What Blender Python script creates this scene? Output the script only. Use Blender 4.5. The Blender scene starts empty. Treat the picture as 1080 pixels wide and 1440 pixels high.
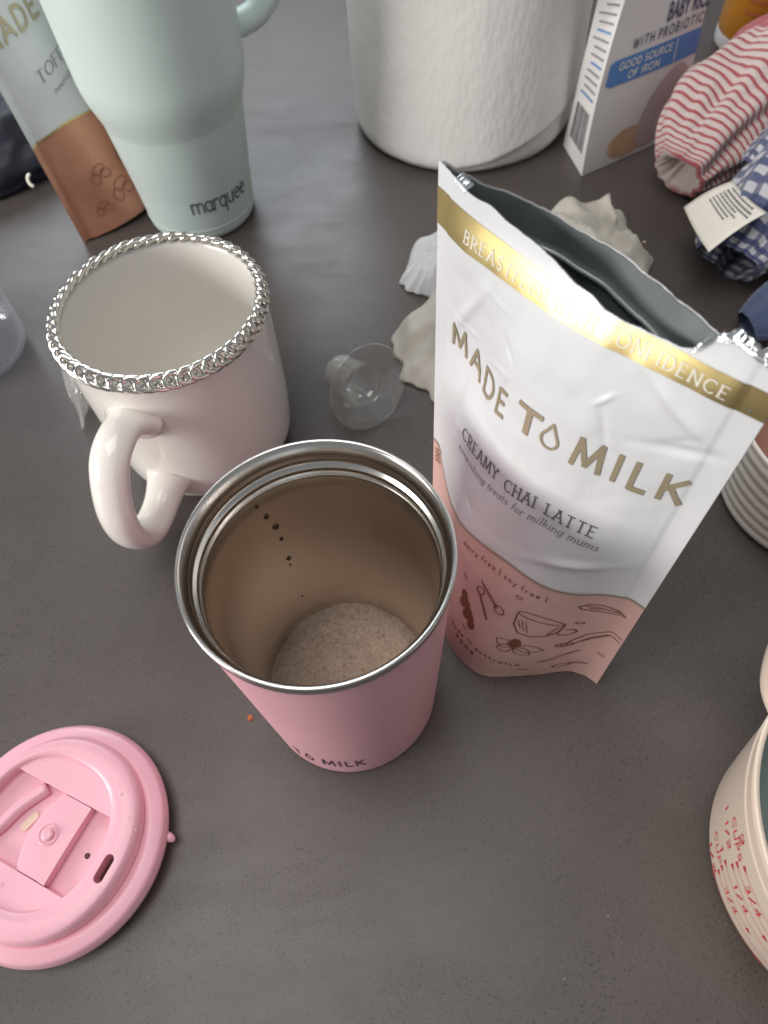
import bpy, bmesh, math, random
from mathutils import Vector, Matrix, noise
random.seed(7)
PI = math.pi
scene = bpy.context.scene
COL = scene.collection

# ------------------------------------------------------------------ camera
FPX, NADX, NADY, CAMH = 1000.0, 597.0, 1338.0, 0.34
g = Vector(((NADX - 540) / FPX, -(NADY - 720) / FPX, -1.0)).normalized()   # straight down, in camera axes
Zc = -g
fw = Vector((0, 0, -1))
Yc = (fw - fw.dot(Zc) * Zc).normalized()
Xc = Yc.cross(Zc)
cam_d = bpy.data.cameras.new('camera')
cam = bpy.data.objects.new('camera', cam_d)
COL.objects.link(cam)
cam.matrix_world = Matrix.Translation((0, 0, CAMH)) @ Matrix((Xc, Yc, Zc)).to_4x4()
cam_d.sensor_fit = 'VERTICAL'
cam_d.sensor_height = 24.0
cam_d.lens = 24.0 * FPX / 1440.0
cam_d.clip_start = 0.01
cam_d.clip_end = 50
cam_d.dof.use_dof = True
cam_d.dof.focus_distance = 0.27
cam_d.dof.aperture_fstop = 9.0
scene.camera = cam

# ------------------------------------------------------------------ light
world = bpy.data.worlds.new('World')
scene.world = world
world.use_nodes = True
wn = world.node_tree.nodes
wn['Background'].inputs[0].default_value = (0.93, 0.97, 1.0, 1)
wn['Background'].inputs[1].default_value = 0.27

def area(name, loc, target, sx, sy, power, color):
    d = bpy.data.lights.new(name, 'AREA')
    d.shape = 'RECTANGLE'
    d.size, d.size_y, d.energy, d.color = sx, sy, power, color
    o = bpy.data.objects.new(name, d)
    COL.objects.link(o)
    o.location = loc
    o.rotation_euler = (Vector(target) - Vector(loc)).to_track_quat('-Z', 'Y').to_euler()
    return o
area('window_light', (-1.62, -0.32, 0.50), (0.03, 0.2, 0.10), 0.75, 0.6, 26, (1.0, 0.97, 0.93))
area('back_window_light', (-0.5, 2.3, 1.5), (0.0, 0.3, 0.0), 1.6, 0.9, 30, (0.86, 0.93, 1.0))
area('ceiling_light', (-0.35, 0.10, 1.9), (0.0, 0.25, 0.0), 1.1, 1.1, 17, (1.0, 0.96, 0.92))

scene.view_settings.view_transform = 'Standard'
scene.view_settings.look = 'None'
scene.view_settings.exposure = 0.0
scene.view_settings.gamma = 1.0
scene.cycles.use_denoising = True
scene.cycles.max_bounces = 10
scene.cycles.transparent_max_bounces = 16
scene.cycles.caustics_reflective = False
scene.cycles.caustics_refractive = False

# ------------------------------------------------------------------ materials
def srgb(r, g_, b):
    f = lambda c: (c / 255 / 12.92) if c / 255 <= 0.04045 else ((c / 255 + 0.055) / 1.055) ** 2.4
    return (f(r), f(g_), f(b), 1)

class NT:
    def __init__(s, name):
        s.m = bpy.data.materials.new(name)
        s.m.use_nodes = True
        s.t = s.m.node_tree
        s.n = s.t.nodes
        s.b = s.n['Principled BSDF']
        s.out = s.n['Material Output']
    def add(s, typ, **kw):
        n = s.n.new(typ)
        for k, v in kw.items():
            setattr(n, k, v)
        return n
    def link(s, a, b):
        s.t.links.new(a, b)
    def coord(s, which='Object'):
        return s.add('ShaderNodeTexCoord').outputs[which]
    def noise(s, scale, detail=3, rough=0.5, vec=None):
        n = s.add('ShaderNodeTexNoise')
        n.inputs['Scale'].default_value = scale
        n.inputs['Detail'].default_value = detail
        n.inputs['Roughness'].default_value = rough
        s.link(vec or s.coord(), n.inputs['Vector'])
        return n.outputs['Fac']
    def ramp(s, fac, stops):
        r = s.add('ShaderNodeValToRGB')
        e = r.color_ramp.elements
        while len(e) < len(stops):
            e.new(0.5)
        for el, (p, c) in zip(e, stops):
            el.position = p
            el.color = c if len(c) == 4 else (*c, 1)
        s.link(fac, r.inputs[0])
        return r.outputs[0]
    def mix(s, fac, a, b, mode='MIX'):
        m = s.add('ShaderNodeMix', data_type='RGBA', blend_type=mode)
        for sock, v in ((m.inputs[0], fac), (m.inputs[6], a), (m.inputs[7], b)):
            if hasattr(v, 'links'):
                s.link(v, sock)
            else:
                sock.default_value = v
        return m.outputs[2]
    def math(s, op, a, b=0.0):
        m = s.add('ShaderNodeMath', operation=op)
        for sock, v in ((m.inputs[0], a), (m.inputs[1], b)):
            if hasattr(v, 'links'):
                s.link(v, sock)
            else:
                sock.default_value = v
        return m.outputs[0]
    def bump(s, h, strength, dist):
        b = s.add('ShaderNodeBump')
        b.inputs['Strength'].default_value = strength
        b.inputs['Distance'].default_value = dist
        s.link(h, b.inputs['Height'])
        s.link(b.outputs[0], s.b.inputs['Normal'])
    def set(s, **kw):
        for k, v in kw.items():
            s.b.inputs[k.replace('_', ' ')].default_value = v
        return s

def grey(v):
    return (v, v, v, 1)

def plain(name, col, rough=0.4, metal=0.0, var=0.06, vscale=30, bump=0.0, bscale=400, bdist=0.0003, rvar=0.0, **kw):
    m = NT(name)
    m.set(Roughness=rough, Metallic=metal, **kw)
    nz = m.noise(vscale, 4)
    dark = tuple(c * (1 - var) for c in col[:3]) + (1,)
    lite = tuple(min(1, c * (1 + var)) for c in col[:3]) + (1,)
    m.link(m.ramp(nz, [(0.3, dark), (0.7, lite)]), m.b.inputs['Base Color'])
    if rvar:
        m.link(m.ramp(m.noise(vscale * 2.3, 5), [(0.3, grey(max(0, rough - rvar))), (0.7, grey(rough + rvar))]), m.b.inputs['Roughness'])
    if bump:
        m.bump(m.noise(bscale, 4), bump, bdist)
    return m.m

def clear(name, tint, body, rough=0.06, milk=0.18):
    """thin clear plastic: see-through with fresnel gloss and a little milkiness"""
    m = NT(name)
    tr = m.add('ShaderNodeBsdfTransparent'); tr.inputs[0].default_value = tint
    di = m.add('ShaderNodeBsdfDiffuse'); di.inputs[0].default_value = body
    gl = m.add('ShaderNodeBsdfGlossy'); gl.inputs[0].default_value = (1, 1, 1, 1); gl.inputs['Roughness'].default_value = rough
    pass
    lay = m.add('ShaderNodeLayerWeight'); lay.inputs['Blend'].default_value = 0.5
    fres = m.math('ADD', m.math('MULTIPLY', m.math('POWER', lay.outputs['Facing'], 4.0), 0.5), 0.08)
    a = m.add('ShaderNodeMixShader'); b = m.add('ShaderNodeMixShader')
    f = m.math('ADD', m.math('MULTIPLY', m.math('POWER', lay.outputs['Facing'], 2.5), 0.5), milk)
    f = m.math('MULTIPLY', f, m.math('ADD', m.math('MULTIPLY', m.noise(90, 3), 0.5), 0.75))
    m.link(f, a.inputs[0]); m.link(tr.outputs[0], a.inputs[1]); m.link(di.outputs[0], a.inputs[2])
    m.link(fres, b.inputs[0]); m.link(a.outputs[0], b.inputs[1]); m.link(gl.outputs[0], b.inputs[2])
    m.link(b.outputs[0], m.out.inputs['Surface'])
    return m.m

def counter_mat():
    m = NT('speckled_quartz')
    co = m.coord()
    base = m.ramp(m.noise(9, 5, 0.62, co), [(0.3, srgb(78, 71, 68)), (0.7, srgb(90, 83, 81))])
    fine = m.ramp(m.noise(900, 2, 0.6, co), [(0.35, grey(0.88)), (0.65, grey(1.0))])
    c = m.mix(1.0, base, fine, 'MULTIPLY')
    spk = m.ramp(m.noise(22, 4, 0.6, co), [(0.32, grey(0.30)), (0.68, grey(0.85))])
    for sc, lo, hi, colr, cut in ((620, 0.18, 0.34, srgb(38, 34, 32), 0.76), (950, 0.22, 0.42, srgb(46, 41, 39), 0.62), (420, 0.10, 0.20, srgb(26, 23, 22), 0.84)):
        v = m.add('ShaderNodeTexVoronoi'); v.inputs['Scale'].default_value = sc
        wv = m.add('ShaderNodeVectorMath', operation='ADD')
        nz = m.add('ShaderNodeTexNoise'); nz.inputs['Scale'].default_value = sc * 1.3; m.link(co, nz.inputs['Vector'])
        sca = m.add('ShaderNodeVectorMath', operation='SCALE'); m.link(nz.outputs['Color'], sca.inputs[0]); sca.inputs['Scale'].default_value = 0.5 / sc
        m.link(co, wv.inputs[0]); m.link(sca.outputs[0], wv.inputs[1]); m.link(wv.outputs[0], v.inputs['Vector'])
        d = m.ramp(v.outputs['Distance'], [(lo, grey(1)), (hi, grey(0))])
        sep = m.add('ShaderNodeSeparateColor'); m.link(v.outputs['Color'], sep.inputs[0])
        pick = m.ramp(sep.outputs[0], [(cut, grey(0)), (cut + 0.02, grey(1))])
        c = m.mix(m.math('MULTIPLY', m.math('MULTIPLY', d, pick), spk), c, colr)
    v = m.add('ShaderNodeTexVoronoi'); v.inputs['Scale'].default_value = 150; m.link(co, v.inputs['Vector'])
    sep = m.add('ShaderNodeSeparateColor'); m.link(v.outputs['Color'], sep.inputs[0])
    f = m.math('MULTIPLY', m.ramp(v.outputs['Distance'], [(0.05, grey(1)), (0.09, grey(0))]), m.ramp(sep.outputs[1], [(0.93, grey(0)), (0.95, grey(1))]))
    c = m.mix(m.math('MULTIPLY', f, 0.6), c, srgb(150, 146, 142))
    m.link(c, m.b.inputs['Base Color'])
    mp = m.add('ShaderNodeMapping'); mp.inputs['Rotation'].default_value = (0, 0, 0.7); mp.inputs['Scale'].default_value = (1, 3.5, 1)
    m.link(co, mp.inputs[0])
    sm = m.math('ADD', m.math('MULTIPLY', m.noise(9, 7, 0.7, mp.outputs[0]), 0.6), m.math('MULTIPLY', m.noise(16, 6, 0.65, co), 0.4))
    m.link(m.ramp(sm, [(0.35, grey(0.34)), (0.52, grey(0.41)), (0.66, grey(0.49))]), m.b.inputs['Roughness'])
    m.bump(m.noise(500, 3), 0.12, 0.0002)
    return m.m

def steel(name, col, rough, aniso=0.0, scratch=True):
    m = NT(name)
    m.set(Metallic=1.0, Roughness=rough, Anisotropic=aniso)
    m.b.inputs['Base Color'].default_value = col
    if scratch:
        mp = m.add('ShaderNodeMapping'); mp.inputs['Scale'].default_value = (1, 1, 40)
        m.link(m.coord(), mp.inputs[0])
        m.link(m.ramp(m.noise(40, 5, 0.6, mp.outputs[0]), [(0.3, grey(rough * 0.8)), (0.7, grey(rough * 1.25))]), m.b.inputs['Roughness'])
    return m.m

def cloth_mat(name, kind):
    """stripes woven along the cloth's own UV coordinates (u round the roll, v along it, in stripe counts)"""
    m = NT(name)
    m.set(Roughness=0.95)
    m.b.inputs['Sheen Weight'].default_value = 0.3
    uv = m.coord('UV')
    sp = m.add('ShaderNodeSeparateXYZ'); m.link(uv, sp.inputs[0])
    wob = m.math('MULTIPLY', m.math('SUBTRACT', m.noise(38, 1), 0.5), 0.8)
    v = m.math('ADD', sp.outputs['Y'], wob)
    u = m.math('ADD', sp.outputs['X'], wob)
    fr = m.math('FRACT', v)
    fu = m.math('FRACT', u)
    if kind == 'red':
        s = m.ramp(fr, [(0.0, grey(1)), (0.28, grey(1)), (0.36, grey(0)), (0.92, grey(0)), (1.0, grey(1))])
        c = m.mix(s, srgb(222, 204, 200), srgb(186, 88, 92))
        end = m.ramp(m.math('DIVIDE', v, 40.0), [(0.490, grey(0)), (0.496, grey(1))])
        c = m.mix(end, c, srgb(180, 82, 88))
    elif kind == 'navy':
        sv = m.ramp(fr, [(0.0, grey(1)), (0.42, grey(1)), (0.50, grey(0)), (0.93, grey(0)), (1.0, grey(1))])
        su = m.ramp(fu, [(0.0, grey(1)), (0.30, grey(1)), (0.38, grey(0)), (0.93, grey(0)), (1.0, grey(1))])
        c = m.mix(sv, srgb(208, 208, 214), srgb(88, 96, 134))
        c = m.mix(m.math('MULTIPLY', su, 0.78), c, srgb(52, 60, 104))
    else:
        sv = m.ramp(fr, [(0.0, grey(1)), (0.5, grey(0)), (1.0, grey(1))])
        c = m.mix(sv, srgb(60, 74, 116), srgb(92, 106, 146))
    fib = m.ramp(m.noise(1500, 3), [(0.3, grey(0.72)), (0.7, grey(1.0))])
    c = m.mix(1.0, c, fib, 'MULTIPLY')
    m.link(c, m.b.inputs['Base Color'])
    h = m.math('ADD', m.math('MULTIPLY', m.noise(900, 4, 0.7), 1.0), m.math('MULTIPLY', m.math('SINE', m.math('MULTIPLY', v, 2 * PI)), 0.35))
    m.bump(h, 0.8, 0.0012)
    return m.m

def paper_mat():
    m = NT('embossed_paper')
    m.set(Roughness=0.95)
    m.b.inputs['Base Color'].default_value = srgb(246, 243, 239)
    mp = m.add('ShaderNodeMapping'); mp.inputs['Rotation'].default_value = (0.0, 0.5, 0.3); mp.inputs['Scale'].default_value = (1, 1, 0.45)
    m.link(m.coord(), mp.inputs[0])
    v = m.add('ShaderNodeTexVoronoi'); v.inputs['Scale'].default_value = 260; m.link(mp.outputs[0], v.inputs['Vector'])
    h = m.math('ADD', m.math('MULTIPLY', v.outputs['Distance'], 1.0), m.math('MULTIPLY', m.noise(110, 4, 0.6), 0.5))
    m.bump(h, 0.20, 0.0014)
    return m.m

def powder_mat():
    m = NT('chai_powder')
    m.set(Roughness=1.0)
    a = m.ramp(m.noise(620, 4, 0.8), [(0.30, srgb(184, 146, 120)), (0.5, srgb(236, 206, 184)), (0.75, srgb(246, 224, 206))])
    b = m.ramp(m.noise(120, 5, 0.7), [(0.35, grey(0.80)), (0.65, grey(1.0))])
    m.link(m.mix(1.0, a, b, 'MULTIPLY'), m.b.inputs['Base Color'])
    m.bump(m.noise(700, 5, 0.8), 0.7, 0.0012)
    return m.m

M = dict(
    counter=counter_mat(),
    pink=plain('pink_powder_coat', srgb(233, 176, 187), 0.38, var=0.02, bump=0.10, bscale=1800, bdist=0.0002),
    lidpink=plain('pink_plastic', srgb(232, 175, 189), 0.30, var=0.02, rvar=0.05, bump=0.05, bscale=900),
    gasket=plain('cream_silicone', srgb(225, 196, 176), 0.5),
    steel=steel('brushed_steel', (0.62, 0.60, 0.58, 1), 0.20, 0.4),
    steelwall=steel('satin_steel', (0.70, 0.63, 0.56, 1), 0.27, 0.3, scratch=False),
    chrome=steel('silver_glaze', (0.80, 0.77, 0.72, 1), 0.07, scratch=False),
    powder=powder_mat(),
    ink=plain('black_print', srgb(48, 40, 44), 0.5),
    porcelain=plain('white_glaze', srgb(236, 232, 226), 0.12, var=0.015, rvar=0.03, bump=0.03, bscale=60, bdist=0.001),
    pouch_white=plain('matt_white_film', srgb(226, 227, 229), 0.38, var=0.012, bump=0.07, bscale=55, bdist=0.0012, rvar=0.05),
    pouch_pink=plain('matt_pink_film', srgb(224, 184, 176), 0.42, var=0.03, bump=0.12, bscale=55, bdist=0.0012),
    copper=plain('copper_film', srgb(206, 146, 121), 0.36, var=0.10, metal=0.3, bump=0.12, bscale=55, bdist=0.0012),
    foil=plain('grey_foil', srgb(150, 157, 157), 0.38, metal=0.45, var=0.04, bump=0.1, bscale=60, bdist=0.001),
    silver=steel('crinkled_silver', (0.85, 0.86, 0.88, 1), 0.16, scratch=False),
    gold=steel('gold_foil', (0.72, 0.58, 0.27, 1), 0.40, scratch=False),
    goldink=plain('champagne_foil', srgb(190, 176, 148), 0.36, metal=0.4, var=0.05),
    brownink=plain('brown_print', srgb(128, 82, 62), 0.5),
    copperink=plain('copper_print', srgb(158, 106, 84), 0.5),
    greyink=plain('grey_print', srgb(96, 94, 102), 0.5),
    lightgrey=plain('pale_grey_print', srgb(140, 138, 144), 0.5),
    whiteink=plain('white_print', srgb(240, 236, 222), 0.5),
    mint=plain('mint_powder_coat', srgb(216, 231, 225), 0.38, var=0.02, bump=0.05, bscale=1800, bdist=0.0002),
    paper=paper_mat(),
    board=plain('white_cardboard', srgb(222, 219, 217), 0.5, var=0.02, bump=0.05, bscale=200),
    boardgrey=plain('pale_grey_print_area', srgb(196, 192, 190), 0.5, var=0.05, vscale=40),
    blueink=plain('blue_print', srgb(86, 134, 196), 0.45),
    navyink=plain('navy_print', srgb(70, 76, 110), 0.5),
    tan=plain('tan_print', srgb(205, 168, 138), 0.5, var=0.12, vscale=90),
    mauve=plain('mauve_print', srgb(190, 168, 170), 0.5, var=0.05),
    amber=plain('orange_label', srgb(206, 138, 44), 0.4, var=0.18, vscale=25),
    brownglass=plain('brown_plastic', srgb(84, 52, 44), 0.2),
    red=cloth_mat('red_striped_terry', 'red'),
    navy=cloth_mat('navy_waffle_cloth', 'navy'),
    blue=cloth_mat('blue_knit', 'blue'),
    label=plain('satin_label', srgb(226, 220, 210), 0.6, var=0.03),
    tissue=plain('crumpled_muslin', srgb(222, 217, 207), 0.75, var=0.05, bump=0.25, bscale=70, bdist=0.003),
    bag=plain('white_plastic_bag', srgb(222, 223, 224), 0.30, var=0.03, bump=0.12, bscale=60, bdist=0.002),
    silicone=clear('clear_silicone', (0.93, 0.93, 0.92, 1), (0.85, 0.85, 0.83, 1), 0.07, 0.05),
    clearplastic=clear('clear_plastic', (0.95, 0.95, 0.97, 1), (0.62, 0.63, 0.67, 1), 0.05, 0.04),
    darkfabric=plain('dark_navy_fabric', srgb(26, 28, 42), 0.6, var=0.3, vscale=60, bump=0.3, bscale=300),
    jug=plain('cream_jug', srgb(222, 205, 188), 0.14, var=0.02),
    jugglass=plain('green_grey_glass', srgb(132, 146, 142), 0.08, var=0.1),
    redink=plain('red_print', srgb(214, 60, 66), 0.4),
    bowl=plain('ivory_bowl', srgb(226, 216, 206), 0.3, var=0.02),
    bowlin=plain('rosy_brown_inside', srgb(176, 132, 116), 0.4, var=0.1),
    crumb=plain('orange_crumb', srgb(196, 112, 70), 0.9, var=0.2, vscale=900),
    palecrumb=plain('pale_crumb', srgb(205, 190, 160), 0.9),
    dust=plain('white_residue', srgb(122, 117, 114), 0.8),
    drop=plain('dark_drop', srgb(70, 48, 34), 0.08),
    water=clear('water_bead', (0.97, 0.95, 0.95, 1), (0.8, 0.7, 0.7, 1), 0.02, 0.05),
)

def translucent(mat, col, amount):
    t = mat.node_tree
    tr = t.nodes.new('ShaderNodeBsdfTranslucent'); tr.inputs[0].default_value = col
    mx = t.nodes.new('ShaderNodeMixShader'); mx.inputs[0].default_value = amount
    t.links.new(t.nodes['Principled BSDF'].outputs[0], mx.inputs[1]); t.links.new(tr.outputs[0], mx.inputs[2])
    t.links.new(mx.outputs[0], t.nodes['Material Output'].inputs['Surface'])
translucent(M['tissue'], (0.80, 0.77, 0.70, 1), 0.30)
translucent(M['bag'], (0.85, 0.86, 0.88, 1), 0.35)

# ------------------------------------------------------------------ mesh helpers
def build(name, verts, faces, mat, parent=None, smooth=True, uvs=None, solid=None, sharp=None):
    me = bpy.data.meshes.new(name)
    me.from_pydata([tuple(v) for v in verts], [], faces)
    me.materials.append(M[mat])
    if smooth:
        me.polygons.foreach_set('use_smooth', [True] * len(me.polygons))
    if uvs:
        l = me.uv_layers.new(name='UVMap')
        for lp in me.loops:
            l.data[lp.index].uv = uvs[lp.vertex_index]
    if sharp is not None:
        me.set_sharp_from_angle(angle=math.radians(sharp))
    me.update()
    o = bpy.data.objects.new(name, me)
    COL.objects.link(o)
    if parent:
        o.parent = parent
    if solid:
        md = o.modifiers.new('thickness', 'SOLIDIFY')
        md.thickness = solid
        md.offset = -1
    return o

def thing(name, label, cat, loc=(0, 0, 0), group=None):
    o = bpy.data.objects.new(name, None)
    COL.objects.link(o)
    o.location = loc
    o.empty_display_size = 0.02
    o['label'] = label
    o['category'] = cat
    if group:
        o['group'] = group
    return o

def tag(o, label, cat, group=None):
    o['label'] = label
    o['category'] = cat
    if group:
        o['group'] = group
    return o

def grid(fn, nu, nv, cu=False, cv=False):
    """fn(u,v) u,v in 0..1 -> verts, faces, uv"""
    V, F, U = [], [], []
    for j in range(nv + (0 if cv else 1)):
        for i in range(nu + (0 if cu else 1)):
            V.append(fn(i / nu, j / nv))
            U.append((i / nu, j / nv))
    w = nu if cu else nu + 1
    h = nv if cv else nv + 1
    for j in range(nv):
        for i in range(nu):
            a, b = i, (i + 1) % w
            c, d = j, (j + 1) % h
            F.append((c * w + a, c * w + b, d * w + b, d * w + a))
    return V, F, U

def lathe(profile, n=72, c=(0, 0, 0)):
    V, F = [], []
    rows = []
    for r, z in profile:
        if r < 1e-7:
            rows.append([len(V)])
            V.append((c[0], c[1], c[2] + z))
        else:
            rows.append(list(range(len(V), len(V) + n)))
            V += [(c[0] + r * math.cos(2 * PI * k / n), c[1] + r * math.sin(2 * PI * k / n), c[2] + z) for k in range(n)]
    for a, b in zip(rows, rows[1:]):
        for k in range(n):
            q = (k + 1) % n
            if len(a) == 1 and len(b) == 1:
                continue
            if len(a) == 1:
                F.append((a[0], b[q], b[k]))
            elif len(b) == 1:
                F.append((a[k], a[q], b[0]))
            else:
                F.append((a[k], a[q], b[q], b[k]))
    return V, F

def rounded(profile, rad, n=5):
    """round the inner corners of a profile"""
    out = [profile[0]]
    for p0, p1, p2 in zip(profile, profile[1:], profile[2:]):
        a = Vector(p0) - Vector(p1); b = Vector(p2) - Vector(p1)
        r = min(rad, a.length * 0.45, b.length * 0.45)
        A = Vector(p1) + a.normalized() * r; B = Vector(p1) + b.normalized() * r
        for k in range(n + 1):
            t = k / n
            out.append(tuple((1 - t) ** 2 * A + 2 * t * (1 - t) * Vector(p1) + t * t * B))
    out.append(profile[-1])
    return out

def catmull(pts, n=8, closed=False):
    P = [Vector(p) for p in pts]
    out = []
    m = len(P)
    for i in range(m if closed else m - 1):
        if closed:
            p0, p1, p2, p3 = P[(i - 1) % m], P[i], P[(i + 1) % m], P[(i + 2) % m]
        else:
            p0, p1, p2, p3 = P[max(i - 1, 0)], P[i], P[i + 1], P[min(i + 2, m - 1)]
        for k in range(n):
            t = k / n
            out.append(0.5 * ((2 * p1) + (p2 - p0) * t + (2 * p0 - 5 * p1 + 4 * p2 - p3) * t * t + (3 * p1 - p0 - 3 * p2 + p3) * t ** 3))
    if not closed:
        out.append(P[-1])
    return out

def tube(path, radii, n=14, ref=(0, 0, 1), closed=False, caps=True, flat=1.0):
    """radii: number, list or (a,b) list; flat scales the second axis"""
    P = [Vector(p) for p in path]
    m = len(P)
    V, F = [], []
    for i, p in enumerate(P):
        t = (P[(i + 1) % m] - P[i - 1]) if closed else (P[min(i + 1, m - 1)] - P[max(i - 1, 0)])
        t.normalize()
        s = t.cross(Vector(ref)).normalized()
        b = s.cross(t)
        r = radii[i] if isinstance(radii, (list, tuple)) else radii
        for k in range(n):
            a = 2 * PI * k / n
            V.append(p + s * (r * math.cos(a)) + b * (r * flat * math.sin(a)))
    for i in range(m if closed else m - 1):
        q = (i + 1) % m
        for k in range(n):
            F.append((i * n + k, i * n + (k + 1) % n, q * n + (k + 1) % n, q * n + k))
    if caps and not closed:
        F.append(tuple(range(n - 1, -1, -1)))
        F.append(tuple((m - 1) * n + k for k in range(n)))
    return V, F

def join(*parts):
    V, F = [], []
    for v, f in parts:
        o = len(V)
        V += list(v)
        F += [tuple(i + o for i in q) for q in f]
    return V, F

def prism(outline, z0, z1):
    n = len(outline)
    V = [(x, y, z0) for x, y in outline] + [(x, y, z1) for x, y in outline]
    F = [tuple(range(n - 1, -1, -1)), tuple(range(n, 2 * n))]
    F += [(k, (k + 1) % n, n + (k + 1) % n, n + k) for k in range(n)]
    return V, F

def bevel(o, w, seg=3, angle=40):
    md = o.modifiers.new('bevel', 'BEVEL')
    md.width = w
    md.segments = seg
    md.limit_method = 'ANGLE'
    md.angle_limit = math.radians(angle)
    return o

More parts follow.
